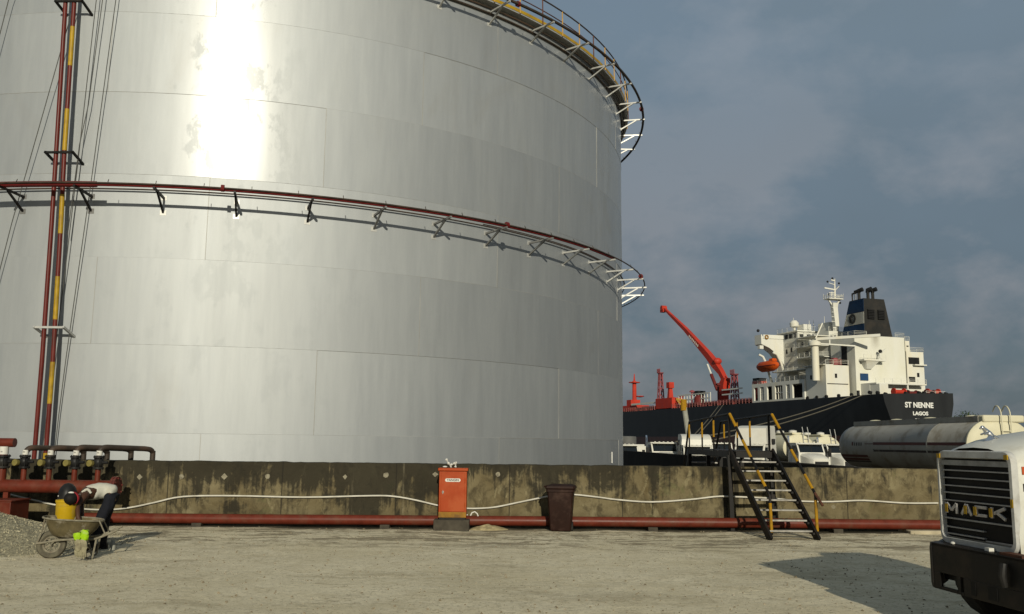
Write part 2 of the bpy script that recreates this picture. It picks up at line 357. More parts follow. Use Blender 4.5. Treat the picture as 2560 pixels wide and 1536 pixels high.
def casing_mat():
    t = NT('ship_casing_paint'); o = t.xyz()
    c = t.mix(t.ramp(t.noise(.35, 6, .6, t.mapping((1,1,.3))), [(.35,0),(.7,1)]), (.53,.525,.465), (.50,.49,.40))
    d = t.math('ABSOLUTE', t.math('ADD', o[1], 14.6)); sm_ = t.math('MULTIPLY', t.math('SUBTRACT', t.math('ADD', 1.1, t.noise(.8, 4, .6)), d), .8, True)
    hgt = t.math('MULTIPLY', t.math('SUBTRACT', o[2], 26.5), .28, True); aft = t.math('LESS_THAN', o[0], 20.5)
    c = t.mix(t.math('MULTIPLY', t.math('MULTIPLY', sm_, hgt), t.math('MULTIPLY', aft, .55)), c, (.12,.10,.06))
    t.set(c, .5, 0, .3); return t.m
M['casing'] = casing_mat()
M['mortar'] = paint('pale_mortar', (.22,.20,.145), .95, var=.3, scale=14, dirt=(.07,.06,.04), damt=.6, dscale=16, bump=.4)
M['mid_steel'] = paint('shade_grey_bracket', (.16,.16,.155), .5, .2, var=.2, scale=5)
M['gravel_stone'] = paint('loose_gravel_stone', (.33,.30,.205), .9, var=.5, scale=5, dirt=(.20,.18,.13), damt=.6, dscale=9)
# ------------------------------------------------------------------ ground, river
def sm(x, a, b):
    t = min(1, max(0, (x-a)/(b-a))); return t*t*(3-2*t)
def gz(x, y):
    low = max(sm(x, 8.3, 11) * sm(y, 21.6, 29), sm(y, 81, 86)*sm(-x, -8.3, 4))
    z = -1.0 * low
    if y > 134: z -= 3.0 * sm(y, 134, 137)
    if 3 < y < 20.2 and -16 < x < 14:
        z += .018 * noise.noise(V((x*.7, y*.7, 0))) + .010 * noise.noise(V((x*2.3, y*2.3, 3)))
        z += .02 * sm(y, 18.6, 19.8)*noise.noise(V((x*1.9, 4, 1)))
    return z
def axis(lo, hi, fine0, fine1, step, grow=1.35):
    xs = [fine0 + i*step for i in range(int((fine1-fine0)/step)+1)]
    s = step; x = xs[-1]
    while x < hi: s *= grow; x += s; xs.append(min(x, hi))
    s = step; x = xs[0]; pre = []
    while x > lo: s *= grow; x -= s; pre.append(max(x, lo))
    return pre[::-1] + xs
gx = axis(-3000, 3000, -11, 12, .16); gy = axis(-300, 3200, 6, 21, .14, 1.22)
gy = sorted(set([round(y, 3) for y in gy] + [134, 135, 136, 137, 22, 23, 25, 27, 29, 57, 59, 61, 63, 80, 82, 84, 86]))
vs = [(x, y, gz(x, y)) for y in gy for x in gx]; nx = len(gx)
fs = [(j*nx+i, j*nx+i+1, (j+1)*nx+i+1, (j+1)*nx+i) for j in range(len(gy)-1) for i in range(nx-1)]
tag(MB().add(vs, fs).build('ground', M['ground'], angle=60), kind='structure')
tag(MB().add([(-3000,136.5,-2.3),(3000,136.5,-2.3),(3000,3200,-2.3),(-3000,3200,-2.3)], [(0,1,2,3)]).build('river_water', M['water'], smooth=False), kind='structure')

def stones(name, mat, n, pick, smin, smax, label, seed):
    rnd = random.Random(seed); mb = MB()
    base = [V((1,0,0)),V((-1,0,0)),V((0,1,0)),V((0,-1,0)),V((0,0,1)),V((0,0,-1))]
    tri = [(0,2,4),(2,1,4),(1,3,4),(3,0,4),(2,0,5),(1,2,5),(3,1,5),(0,3,5)]
    for _ in range(n):
        p = pick(rnd)
        if p is None: continue
        s = smin + (smax-smin) * rnd.random()**3
        rot = Matrix.Rotation(rnd.random()*6.28, 3, 'Z') @ Matrix.Rotation(rnd.random()*1.2, 3, 'X')
        mb.add([V(p) + rot @ (b * s * rnd.uniform(.6, 1.2)) * .5 for b in base], tri)
    return tag(mb.build(name, mat, smooth=False), label, name.replace('_', ' '), kind='stuff')
def pick_ground(r):
    y = 6.5 + 13*r.random()**1.1; x = -.62*y + 1.24*y*r.random(); return (x, y, gz(x, y)+.002)
stones('loose_pebbles', M['pebble'], 5600, pick_ground, .008, .045, 'small brown pebbles scattered over the beige compacted yard', 3)

# ------------------------------------------------------------------ gravel heap
HX, HY, HR = -10.35, 15.7, 3.35
def heap_z(x, y):
    d = math.hypot(x-HX, (y-HY)*1.12) / HR
    if d >= 1: return -.03
    return .93 * (1-d)**1.12 * (1 + .10*noise.noise(V((x*2, y*2, 5)))) + .035*noise.noise(V((x*5, y*5, 2))) * (1-d) ** .5
st = .09; n_ = int(2*HR/st)
vs = [(HX-HR+i*st, HY-HR+j*st, heap_z(HX-HR+i*st, HY-HR+j*st)) for j in range(n_+1) for i in range(n_+1)]
fs = [(j*(n_+1)+i, j*(n_+1)+i+1, (j+1)*(n_+1)+i+1, (j+1)*(n_+1)+i) for j in range(n_) for i in range(n_)
      if max(vs[j*(n_+1)+i][2], vs[(j+1)*(n_+1)+i+1][2], vs[j*(n_+1)+i+1][2], vs[(j+1)*(n_+1)+i][2]) > -.02]
heap = MB().add(vs, fs).build('gravel_heap', M['gravel'], angle=80)
tag(heap, 'heap of grey gravel beside the muddy wheelbarrow at the left edge', 'gravel heap', kind='stuff')
def pick_heap(r):
    a = r.random()*6.283; d = HR*1.12*math.sqrt(r.random()); x, y = HX+d*math.cos(a), HY+d*math.sin(a)/1.12
    if x < -10.2 and r.random() < .7: return None
    return (x, y, max(heap_z(x, y), 0)+.005)
hs = stones('gravel_stones', M['gravel_stone'], 15000, pick_heap, .014, .038, 'loose grey stones covering the gravel heap', 5)
sand = MB()
g = 26
sx0, sy0 = -.42, 19.35
vs = []
for j in range(g+1):
    for i in range(g+1):
        x = -1+2*i/g; y = -1+2*j/g; d = math.hypot(x, y)
        vs.append((sx0+x*.42, sy0+y*.22, (.11*max(0, 1-d)**.8*(1+.5*noise.noise(V((x*3,y*3,1)))) if d < 1 else -.03)))
tag(MB().add(vs, [(j*(g+1)+i, j*(g+1)+i+1, (j+1)*(g+1)+i+1, (j+1)*(g+1)+i) for j in range(g) for i in range(g)]).build('sand_mound', paint('ochre_sand', (.30,.25,.14), .95, var=.35, scale=9, dirt=(.16,.13,.07), damt=.6, dscale=9, bump=.5), angle=80),
    'small ochre sand mound on the ground beside the orange cabinet', 'sand mound', kind='stuff')

# ------------------------------------------------------------------ storage tank
CX, CY, TR = -10.1876, 36.0263, 14.5
tank = thing('storage_tank', 'huge silver cylindrical oil tank rising behind the stained concrete wall', 'storage tank', (CX, CY, 0))
def tp(a, r, z): a = R_(a); return V((r*math.sin(a), -r*math.cos(a), z))
LV = [0.0, 1.92, 4.02, 6.13, 8.21, 10.32, 12.43, 14.5]
SEAM = [11.2, 21.6, .6, 10.6, 21.5, .3, 10.2]; STEP = 31.7
prnd = random.Random(11); mb = MB(); plate = []; seams = MB()
for c in range(7):
    z0, z1 = LV[c], LV[c+1]; a0 = SEAM[c]; k = 0
    angs = [a0 + STEP*i for i in range(12)]; angs[-1] = a0 + 360 if angs[-1] > a0+345 else angs[-1]
    if angs[-1] < a0+360: angs.append(a0+360)
    for i in range(len(angs)-1):
        A, B = angs[i], angs[i+1]; n = max(2, int((B-A)/1.0)); val = prnd.random(); rr = TR + prnd.uniform(-.003, .003) - (.003 if c % 2 else 0)
        tilt = prnd.uniform(-.004, .004); vs = []
        for j in range(n+1):
            t = A+(B-A)*j/n; bl = .010*math.sin(math.pi*j/n)*prnd.choice([1, 1, .6])
            for z, dz in ((z0, -tilt), ((z0+z1)/2, .004), (z1, tilt)): vs.append(tp(t, rr+dz, z)); plate.append(val)
        mb.add(vs, [(j*3+q, (j+1)*3+q, (j+1)*3+q+1, j*3+q+1) for j in range(n) for q in (0, 1)])
        if -60 < (A+180) % 360-180 < 110: seams.bar(tp(A, TR, z0), tp(A, TR, z1), .016, .016, up=tp(A, 1, 0))
for z in LV[1:-1]:
    seams.tube([tp(t*1.5, TR-.004, z) for t in range(240)], .007, 5, closed=True)
shell = mb.build('shell', M['tank'], tank, angle=25)
at_ = shell.data.attributes.new('plate', 'FLOAT', 'POINT'); at_.data.foreach_set('value', plate)
seams.build('weld_seams', M['weld'], tank)
MB().lathe([(TR-.02, 0), (0, 1.6)], (0,0,14.5), n=96).build('roof', M['galv'], tank)
MB().lathe([(TR+.02, 0), (TR+.12, 0), (TR+.12, .05), (TR+.02, .05)], (0,0,0.02), n=120).build('base_plate', M['galv'], tank)
# wind girders under the top walkway
for z, r in ((14.20, TR+.05), (14.30, TR+.15)):
    MB().tube([tp(t*2, r, z) for t in range(180)], .026, 6, closed=True).build('stiffening_ring', M['dark_pipe'], tank)
wk = MB()
for t in range(120):
    a, b = t*3, t*3+3
    wk.hexa([tp(a, TR+.01, 14.44), tp(b, TR+.01, 14.44), tp(b, TR+.27, 14.44), tp(a, TR+.27, 14.44), tp(a, TR+.01, 14.47), tp(b, TR+.01, 14.47), tp(b, TR+.27, 14.47), tp(a, TR+.27, 14.47)])
wk.build('walkway', M['galv'], tank, smooth=False)
MB().lathe([(TR+.275, 0), (TR+.29, 0), (TR+.29, .10), (TR+.275, .10), (TR+.275, 0)], (0,0,14.475), n=150).build('toe_board', M['yellow_band'], tank)
for z, r, m_ in ((15.28, .024, 'dark_pipe'), (14.92, .017, 'brown_rust')):
    MB().tube([tp(t*2, TR+.28, z) for t in range(180)], r, 6, closed=True).build('handrail', M[m_], tank)
for i in range(46):
    a = 44.3 + 3.93*(i-14)
    if a > 130: break
    MB().bar(tp(a, TR+.30, 14.45), tp(a, TR+.28, 15.28), .035, .035).build('rail_post', M['yellow_rail' if i % 3 else 'brown_rust'], tank, smooth=False)
# two cooling-water spray rings carried on triangular brackets
def bracket(a, z, m_):
    b = MB(); up = tp(a+90, 1, 0)
    b.bar(tp(a, TR-.01, z), tp(a, TR+.93, z+.02), .05, .05)
    b.bar(tp(a, TR-.01, z-.36), tp(a, TR+.60, z-.01), .045, .045)
    b.cur = 1; b.bar(tp(a, TR-.01, z+.01), tp(a, TR+.008, z+.01), .13, .12); b.bar(tp(a, TR-.01, z-.36), tp(a, TR+.008, z-.36), .15, .13)
    b.build('ring_bracket', [m_, M['mid_steel'] if a < 0 else M['galv']], tank, smooth=False)
for i in range(-2, 15): bracket(-7.2 + 6.82*i, 7.62, M['black_steel'] if i < 5 else M['mid_steel'] if i < 9 else M['galv'])  # darker steel towards the left: shade of the undersides put into bracket colour
for i in range(3, 15): bracket(-.35 + 6.82*i, 14.24, M['galv'])
def ring(name, r, z, rad, m_, a0, a1, n=8):
    return MB().tube([tp(a0 + (a1-a0)*i/150, r, z) for i in range(151)], rad, n).build(name, m_, tank)
ring('spray_pipe', TR+.80, 7.705, .040, M['ring_red'], -40, 62)
ring('spray_pipe', TR+.86, 7.730, .022, M['dark_pipe'], -40, 118)
ring('spray_pipe', TR+.10, 7.800, .020, M['dark_pipe'], -40, 118); ring('spray_pipe', TR+.045, 7.86, .014, M['dark_pipe'], 40, 118)
ring('feed_pipe', TR+.76, 7.72, .075, M['ring_red'], -22, 1.3)
ring('spray_pipe', TR+.87, 14.32, .045, M['dark_pipe'], 10, 118)
noz = MB()
for i in range(30):
    a = -14 + i*4.1; noz.bar(tp(a, TR+.86, 7.73), tp(a, TR+.81, 7.83), .014)
    if a > 30: noz.bar(tp(a, TR+.86, 14.32), tp(a, TR+.81, 14.42), .014)
noz.build('spray_nozzle', M['dark_pipe'], tank, smooth=False)
for a, z in ((12.2, 7.73), (40.8, 7.73), (74.6, 7.73), (42, 14.33), (78, 14.33)):
    MB().lathe([(.03,-.04),(.085,-.04),(.085,.04),(.03,.04)], tp(a, TR+.84, z), tp(a+90, 1, 0), 10).build('pipe_flange', M['ring_red'], tank)
MB().bar(tp(69.5, TR+.03, 1.15), tp(69.5, TR+.03, 1.52), .03).build('earth_strip', M['galv'], tank)

# two riser pipes standing off the shell
def riser(name, label, pts, bands, brk):
    t = thing(name, label, 'riser pipe', (CX, CY, 0))
    P = [tp(a, 14.86, z) for a, z in pts]
    def zpos(z):
        for i in range(len(P)-1):
            if P[i+1].z <= z <= P[i].z:
                f = (P[i].z-z)/(P[i].z-P[i+1].z); return P[i].lerp(P[i+1], f)
        return P[-1]
    MB().tube(P, .052, 12).build('pipe', M['riser_red'], t)
    for a, b in bands:
        mids = [zpos(a)] + [p for p in P if b < p.z < a] + [zpos(b)]
        MB().tube(mids, .0555, 12).build('yellow_band', M['yellow_band'], t)
    return t
riser('riser_pipe', 'plain dark red riser pipe running up the silver tank', [(-4.0,14.4),(-3.85,12.57),(-3.46,8.67),(-3.29,6.87),(-3.06,3.59),(-3.01,1.55),(-3.0,.15)], [], 0)
r2 = riser('riser_pipe', 'red riser pipe with yellow bands up the tank beside the plain red one', [(-3.1,14.4),(-2.98,12.57),(-2.67,8.67),(-2.41,6.87),(-2.06,3.59),(-1.98,1.6),(-1.96,.15)],
      [(11.85,10.83),(9.72,8.67),(7.57,6.61),(5.57,4.54),(3.54,2.57),(1.44,.6)], 1)
for z in (12.5, 8.61, 4.35):
    a0, a1 = (-4.35, -1.75) if z > 5 else (-3.9, -1.2)
    if z > 10: a0, a1 = -4.7, -2.1
    b = MB(); b.bar(tp(a0, 14.92, z), tp(a1, 14.92, z), .05, .05)
    b.bar(tp(a0, 14.95, z+.01), tp(a0+.25, TR-.01, z-.18), .05); b.bar(tp(a1, 14.95, z+.01), tp(a1+.25, TR-.01, z-.18), .05)
    b.build('pipe_bracket', M['black_steel'] if z > 5 else M['galv'], r2, smooth=False)
# thin cables hanging down the shell
def cable(label, pts, r=.011, g='loose cables hanging down the tank'):
    o = MB().tube([tp(a, rr, z) + V((CX, CY, 0)) for a, rr, z in pts], r, 5).build('hanging_cable', M['cable'])
    tag(o, label, 'cable', g)
cable('thin dark cable hanging clear of the tank, furthest right of the risers', [(1.05,14.8,14.5),(.77,14.72,12.64),(-.29,14.66,7.96),(-.63,14.66,6.5),(-1.37,14.62,3.61),(-1.63,14.6,2.33),(-1.75,14.6,1.2)])
cable('thin cable on the tank joining the yellow banded riser near its top bracket', [(-.3,14.8,14.5),(-.48,14.74,12.64),(-1.05,14.72,9.88),(-1.58,14.72,8.87),(-1.95,14.74,6.6)])
cable('thin cable crossing behind the yellow banded riser down to the wall', [(-.95,14.8,14.5),(-1.09,14.74,12.64),(-1.62,14.70,8.53),(-2.01,14.66,6.1),(-2.6,14.6,3.2),(-2.98,14.58,1.2)])
cable('thin cable slanting out of frame to the left of the red risers', [(-1.6,14.8,14.5),(-3.61,14.78,11.89),(-5.6,14.74,9.4),(-7.72,14.68,6.92),(-10.2,14.62,3.6)])
cable('short slanting cable in the top left corner of the tank', [(-8.3,14.8,14.5),(-10.17,14.74,12.73),(-11.6,14.72,10.7)])

# ------------------------------------------------------------------ bund walls
WT = 1.33
def wy(x): return 19.90 + .016*x
wl = MB(); rnd = random.Random(4)
xs = [-24 + .08*i for i in range(int(44/.08)+1)]; top = [WT + .012*noise.noise(V((x*1.7, 0, 0))) + .010*noise.noise(V((x*6, 3, 0))) - .03*max(0, noise.noise(V((x*3.1, 9, 0)))-.28) for x in xs]
rings = []
for x, z in zip(xs, top): y = wy(x); rings.append([V((x, y, -.2)), V((x, y+.006*noise.noise(V((x*2,1,1))), .6)), V((x, y, z-.015)), V((x, y+.02, z)), V((x, y+.22, z)), V((x, y+.24, -.2))])
wl.loft(rings)
wall = wl.build('bund_wall', M['wall'], angle=50)
for i, (px_, py_) in enumerate(((349,1193),(454,1192),(561,1192),(669,1191),(863,1192),(965,1188),(1088,1186),(1245,1186))):
    p = at(px_, py_, wy((px_-1280)/2267*19.7)); r_ = random.Random(i); k_ = 4 if i % 2 == 0 else 7; w_r = .055 + .012*r_.random()
    q = [(w_r*r_.uniform(.75,1.1)*math.cos(2*math.pi*j/k_), w_r*r_.uniform(.8,1.15)*math.sin(2*math.pi*j/k_)) for j in range(k_)]
    m_ = MB(Matrix.Translation((p.x, wy(p.x), p.z))); m_.prism(q, -.012, .02); m_.build('mortar_patch', M['mortar'], wall, smooth=False)
tag(wall, 'long concrete wall streaked with black mould in front of the tank', 'wall')
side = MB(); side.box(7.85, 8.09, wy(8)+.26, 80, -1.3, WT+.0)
tag(side.build('bund_wall', M['wall_dark'], bevel=.02), 'shaded concrete side wall running back from behind the stairs to the ship', 'wall')
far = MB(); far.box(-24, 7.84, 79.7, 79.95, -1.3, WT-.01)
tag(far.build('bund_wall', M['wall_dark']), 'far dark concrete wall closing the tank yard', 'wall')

# ------------------------------------------------------------------ fire main along the foot of the wall, white conduit
mb = MB(); PX = lambda px, py, Y: at(px, py, Y)
pts = [(-9.2, wy(-9.2)-.42, .15), (-5, wy(-5)-.42, .155), (0, wy(0)-.42, .17), (5, wy(5)-.42, .175), (9.15, wy(9)-.42, .175)]
fm = thing('fire_main_pipe', 'long dark red pipe lying along the foot of the wall', 'pipe')
mb.tube(pts, .103, 20).build('pipe', M['red_pipe'], fm)
for x in (-6.5, -2.6, 3.0, 6.9):
    MB().box(x-.10, x+.10, wy(x)-.53, wy(x)-.02, -.02, .075).build('pipe_saddle', M['plinth'], fm, bevel=.01)
MB().lathe([(.02,-.02),(.16,-.02),(.16,.02),(.02,.02)], (9.17, wy(9)-.42, .175), (1,0,0), 16).build('end_flange', M['brown_rust'], fm)
tag(MB().box(8.35, 9.3, wy(9)-.7, wy(9)-.05, -.1, .075).build('concrete_block', paint('pale_concrete', (.33,.29,.20), .95, var=.25, scale=5, bump=.4), bevel=.02), 'pale concrete block under the right end of the red pipe', 'concrete block')
cp = [(20,1234),(38,1240),(90,1252),(140,1263),(210,1273),(274.7,1274.5),(328,1269),(387,1256.6),(458.6,1242),(587,1240),(760,1243.6),(930,1239.8),(986,1241.7),(1040,1251),(1092,1263.4),(1130,1270),(1164.6,1271.5),(1198,1271.5),(1241,1267.8),(1300,1255.7),(1368,1241.8),(1400,1238),(1434,1236.8),(1500,1244),(1540,1249.4),(1626.7,1255.4),(1724,1249.4),(1789.7,1242),(1829,1242),(1934,1246.7),(2000,1253.3),(2080,1254.6),(2159.5,1251.7),(2260.6,1258.2),(2345,1258.2)]
def smooth_path(P, k=4):
    out = []
    for i in range(len(P)-1):
        p0, p1, p2, p3 = P[max(i-1,0)], P[i], P[i+1], P[min(i+2,len(P)-1)]
        for j in range(k):
            t = j/k; out.append(.5*((2*p1)+(p2-p0)*t+(2*p0-5*p1+4*p2-p3)*t*t+(3*p1-p0-3*p2+p3)*t**3))
    return out + [P[-1]]
path = smooth_path([at(x, y, wy((x-1280)/2267*19.7)-.045) for x, y in cp])
tag(MB().tube(path, .018, 8).build('conduit', M['conduit']), 'sagging white plastic conduit strung along the stained wall', 'conduit')

# ------------------------------------------------------------------ orange cabinet on its plinth
ctr = on_ground(1130, 1322); cy0 = 19.0
tag(MB().box(-1.56, -.83, cy0, cy0+.42, -.02, .215).build('concrete_plinth', M['plinth'], bevel=.015), 'dark stained concrete plinth under the orange cabinet', 'plinth')
cab = thing('hose_cabinet', 'orange steel fire cabinet with a white label standing on a plinth', 'cabinet', (-1.18, cy0+.035, .216))
MB().box(-.285, .285, .02, .34, .045, .985).build('body', M['orange'], cab, bevel=.008)
MB().box(-.31, .31, -.02, .36, .985, 1.045).build('lid', M['orange'], cab, bevel=.012)
MB().box(-.245, .245, .004, .0195, .165, .945).build('door', M['orange'], cab, bevel=.004)
b = MB(); b.box(-.283, .283, .012, .0195, .045, .155); b.build('base_band', M['ochre'], cab)
MB().box(-.27, .27, .03, .33, 0, .0445).build('foot', M['black_steel'], cab)
pl = MB()
pts = [(.125*math.copysign(1, math.cos(t))*1 + .035*math.cos(t), .035*math.sin(t)) for t in [2*math.pi*(i+.5)/20 for i in range(20)]]
pl.prism([(x, .80+z) for x, z in pts], -.0015, .0035); lab = pl.build('label_plate', M['sticker'], cab, smooth=False)
text_obj('lettering', 'YANGIN', .062, M['letters_black'], frame((0,-.003,.80), (1,0,0), (0,0,1)), lab, .0008, bold=.0015, sx=1.05)
b = MB(); b.lathe([(0,-.0),(.022,0),(.022,.012),(0,.014)], (-.20,.003,.555), (0,-1,0), 12); b.box(-.207,-.193,-.016,.003,.515,.595); b.build('door_handle', M['chrome'], cab)
for z in (.30, .80): MB().cyl((.25,.004,z-.04), (.25,.004,z+.04), .009, 8).build('hinge', M['orange'], cab)
wr = MB(); q = [(-1.33,19.10,1.45),(-1.31,19.11,1.40),(-1.28,19.12,1.355),(-1.25,19.12,1.33),(-1.21,19.12,1.335),(-1.17,19.12,1.35),(-1.145,19.12,1.375),(-1.13,19.12,1.37),(-1.135,19.12,1.30),(-1.14,19.12,1.272)]
wr.tube(smooth_path([V(p) for p in q], 3), [.018 + .012*math.sin(i*1.3) for i in range(28)], 6)
wr.tube(smooth_path([V(p) for p in [(-1.25,19.12,1.33),(-1.24,19.13,1.30),(-1.225,19.13,1.272)]], 3), .014, 6)
wr.ball((-1.355, 19.12, 1.285), (.05,.03,.018), 8, 5)
tag(wr.build('plastic_scrap', M['sticker']), 'twisted white plastic scrap lying on top of the orange cabinet', 'scrap')
for k, (P_, l_) in enumerate([([(-.82,1.0),(-.79,1.06),(-.73,1.08),(-.68,1.04),(-.66,.99)], 'bent white pipe offcut on the red pipe beside the cabinet'), ([(-.98,1.0),(-.93,1.02),(-.88,1.01)], 'short white pipe offcut next to the orange cabinet')]):
    tag(MB().tube([V((x, 19.42, z-.725)) for x, z in P_], .014, 6).build('pipe_offcut', M['sticker']), l_, 'pipe offcut')

# ------------------------------------------------------------------ wheelie bin
bn = thing('wheelie_bin', 'dark maroon wheeled bin with closed lid by the wall', 'bin', (1.06, 19.12, 0), R_(-8))
rg = lambda hx, hy, z, dy=0: [V((x*hx, y*hy+dy, z)) for x, y in ((-1,-.9),(-.9,-1),(.9,-1),(1,-.9),(1,.9),(.9,1),(-.9,1),(-1,.9))]
MB().loft([rg(.205,.20,.03), rg(.21,.21,.06), rg(.262,.262,.80), rg(.285,.285,.81), rg(.285,.285,.865)]).build('body', M['bin'], bn, angle=30)
MB().loft([rg(.295,.295,.866,-.01), rg(.305,.31,.885,-.01), rg(.29,.30,.925,-.01), rg(.20,.22,.955,-.01)]).build('lid', M['bin'], bn, angle=30)
MB().tube([V((-.19,.30,.86)), V((-.19,.36,.90)), V((.19,.36,.90)), V((.19,.30,.86))], .016, 8).build('handle', M['bin'], bn)
b = MB(); b.bar((-.34,-.06,.90),(-.24,-.10,.93),.05,.03); b.build('lid_lip', M['bin'], bn)
for s in (-1, 1): MB().lathe([(.02,-.025),(.095,-.025),(.10,0),(.095,.025),(.02,.025)], (s*.215,.10,.095), (1,0,0), 18).build('wheel', M['rubber'], bn)

# ------------------------------------------------------------------ stile stairs and footbridge over the wall
stl = thing('footbridge_stairs', 'black steel steps with yellow handrails climbing over the wall', 'steps')
LF, RF = V((5.02, 17.9, 0)), V((5.95, 17.93, 0)); LT, RT = V((4.69, 19.62, 1.66)), V((5.60, 19.66, 1.66))
# feet sit further out than the platform, as in the photograph
up_ = (RF-LF).normalized()
for a, b, n in ((LF, LT, 'stringer'), (RF, RT, 'stringer')):
    m_ = MB(); d = (b-a).normalized(); m_.bar(a - d*.02 + V((0,0,0)), b + d*.02, .05, .17, up=V((0,0,1))); m_.build('stringer', M['black_steel'], stl, bevel=.006)
for i in range(8):
    f = (i+.85)/9.0; a, b = LF.lerp(LT, f), RF.lerp(RT, f)
    m_ = MB(); o_ = V((0, -.03, .0)); m_.hexa([a+V((.04,-.075,-.016)), b+V((-.04,-.075,-.016)), b+V((-.04,.075,-.016)), a+V((.04,.075,-.016)), a+V((.04,-.075,.016)), b+V((-.04,-.075,.016)), b+V((-.04,.075,.016)), a+V((.04,.075,.016))])
    m_.build('tread', M['tread'], stl, smooth=False, bevel=.004)
    for s, c in ((1, a), (-1, b)):
        m_ = MB(); m_.box(c.x+s*.03-.02, c.x+s*.03+.02, c.y-.12, c.y+.10, c.z-.06, c.z-.02); m_.build('tread_cleat', M['black_steel'], stl, smooth=False)
FL, FR_ = V((5.27, 27.0, 1.66)), V((6.16, 27.0, 1.66))
for a, b in ((LT, FL), (RT, FR_)):
    m_ = MB(); m_.bar(a+V((0,-.05,-.065)), b+V((0,0,-.065)), .06, .13); m_.build('deck_beam', M['black_steel'], stl, bevel=.005)
m_ = MB(); m_.bar(LT+V((-.03,-.01,-.065)), RT+V((.03,-.01,-.065)), .06, .128); m_.build('deck_beam', M['black_steel'], stl)
m_ = MB()
for i in range(27):
    f0, f1 = i/27, (i+.80)/27; a, b, c, d = LT.lerp(FL, f0), RT.lerp(FR_, f0), RT.lerp(FR_, f1), LT.lerp(FL, f1)
    m_.hexa([p+V((0,.03,.002)) for p in (a,b,c,d)] + [p+V((0,.03,.02)) for p in (a,b,c,d)])
m_.build('deck', M['black_steel'], stl, smooth=False)
for px_, py_ in ((4.705, 19.62), (5.62, 19.70)):
    m_ = MB(); m_.bar((px_, py_, -.02), (px_-.03, py_, 1.585), .085, .085)
    m_.box(px_-.10, px_+.10, py_-.10, py_+.10, -.02, .012); m_.build('support_post', M['black_steel'], stl, smooth=False)
for p in (V((5.15, 26.6, 0)), V((6.05, 26.6, 0)), V((4.95, 23.2, 0)), V((5.8, 23.2, 0))):
    m_ = MB(); m_.bar(p, p+V((.05,0,1.53)), .09, .09); m_.build('support_post', M['black_steel'], stl, smooth=False)
# descending flight on the tank side
for a in (FL, FR_):
    m_ = MB(); m_.bar(a, a+V((.1,1.75,-1.66)), .05, .17); m_.build('stringer', M['black_steel'], stl, smooth=False)
for i in range(7):
    f = (i+1)/8.5; a, b = FL.lerp(FL+V((.1,1.75,-1.66)), f), FR_.lerp(FR_+V((.1,1.75,-1.66)), f)
    m_ = MB(); m_.hexa([a+V((.03,-.11,-.02)), b+V((-.03,-.11,-.02)), b+V((-.03,.11,-.02)), a+V((.03,.11,-.02)), a+V((.03,-.11,.015)), b+V((-.03,-.11,.015)), b+V((-.03,.11,.015)), a+V((.03,.11,.015))]); m_.build('tread', M['tread'], stl, smooth=False)
def banded(pts, bands, r=.027, n=10, name='handrail'):
    pts = [V(p) for p in pts]; L = [0]
    for i in range(len(pts)-1): L.append(L[-1] + (pts[i+1]-pts[i]).length)
    def pos(d):
        for i in range(len(pts)-1):
            if d <= L[i+1] + 1e-6: return pts[i].lerp(pts[i+1], (d-L[i])/(L[i+1]-L[i]))
        return pts[-1]
    m_ = MB()
    def seg(a, b, mi):
        m_.cur = mi; q = [pos(a)] + [p for p, l in zip(pts, L) if a+1e-4 < l < b-1e-4] + [pos(b)]; m_.tube(q, r + (.003 if mi else 0), n)
    d = 0
    for a, b in bands:
        a, b = a*L[-1], b*L[-1]
        if a > d: seg(d, a, 0)
        seg(a, b, 1); d = b
    if d < L[-1] - 1e-4: seg(d, L[-1], 0)
    return m_.build(name, [M['black_steel'], M['yellow_rail']], stl)
RZ = 2.46
lt, rt = V((4.70, 19.6, RZ)), V((5.62, 19.64, RZ))
lb, rb = at(1924.5, 1240, 18.05), at(2038, 1235, 18.08)
banded([lt, lb, V((lb.x+.012, lb.y-.01, .08))], [(0,.13),(.26,.42),(.54,.68),(.80,.985)])
banded([rt, rb, V((rb.x+.012, rb.y-.01, .08))], [(0,.15),(.35,.46),(.575,.70),(.78,.975)])
d_ = (rb-rt).normalized(); MB().tube([rb-d_*.02, rb+d_*.30+V((.02,0,0))], .027, 10).build('handrail', M['brown_rust'], stl)
for a, b in ((lt, V((5.28, 27.0, RZ))), (rt, V((6.12, 26.6, RZ)))):
    MB().tube([a, b], .025, 8).build('handrail', M['black_steel'], stl)
def ppost(px, left):
    # distance along the rail from its place in the picture
    a, b = (LT, FL) if left else (RT, FR_)
    lo, hi = 0., 1.
    f = 0
    best = 9e9
    for i in range(401):
        p = a.lerp(b, i/400); r_ = (V(p) - V((0,0,EYE)))
        c, s = math.cos(PITCH), math.sin(PITCH); yc = c*r_.y + s*r_.z
        e = abs(1280 + F_PX*r_.x/yc - 3 - px)
        if e < best: best, f = e, i/400
    p = a.lerp(b, f); return p
for left, xs_ in ((True, (1825, 1786, 1757, 1724)), (False, (1925, 1877, 1845, 1812))):
    for k, px in enumerate(xs_):
        p = ppost(px, left)
        if k == 0: banded([p+V((0,0,-.02)), V((p.x, p.y, RZ))], [], .027, 8, 'rail_post')
        else: banded([p+V((0,0,-.02)), V((p.x+.0, p.y, RZ))], [(.42,.90)], .021, 8, 'rail_post')
banded([V((5.28, 27.0, RZ)), V((5.40, 28.9, .75))], [], .03, 8); banded([V((6.12, 26.6, RZ)), V((6.25, 28.7, .75))], [], .03, 8)
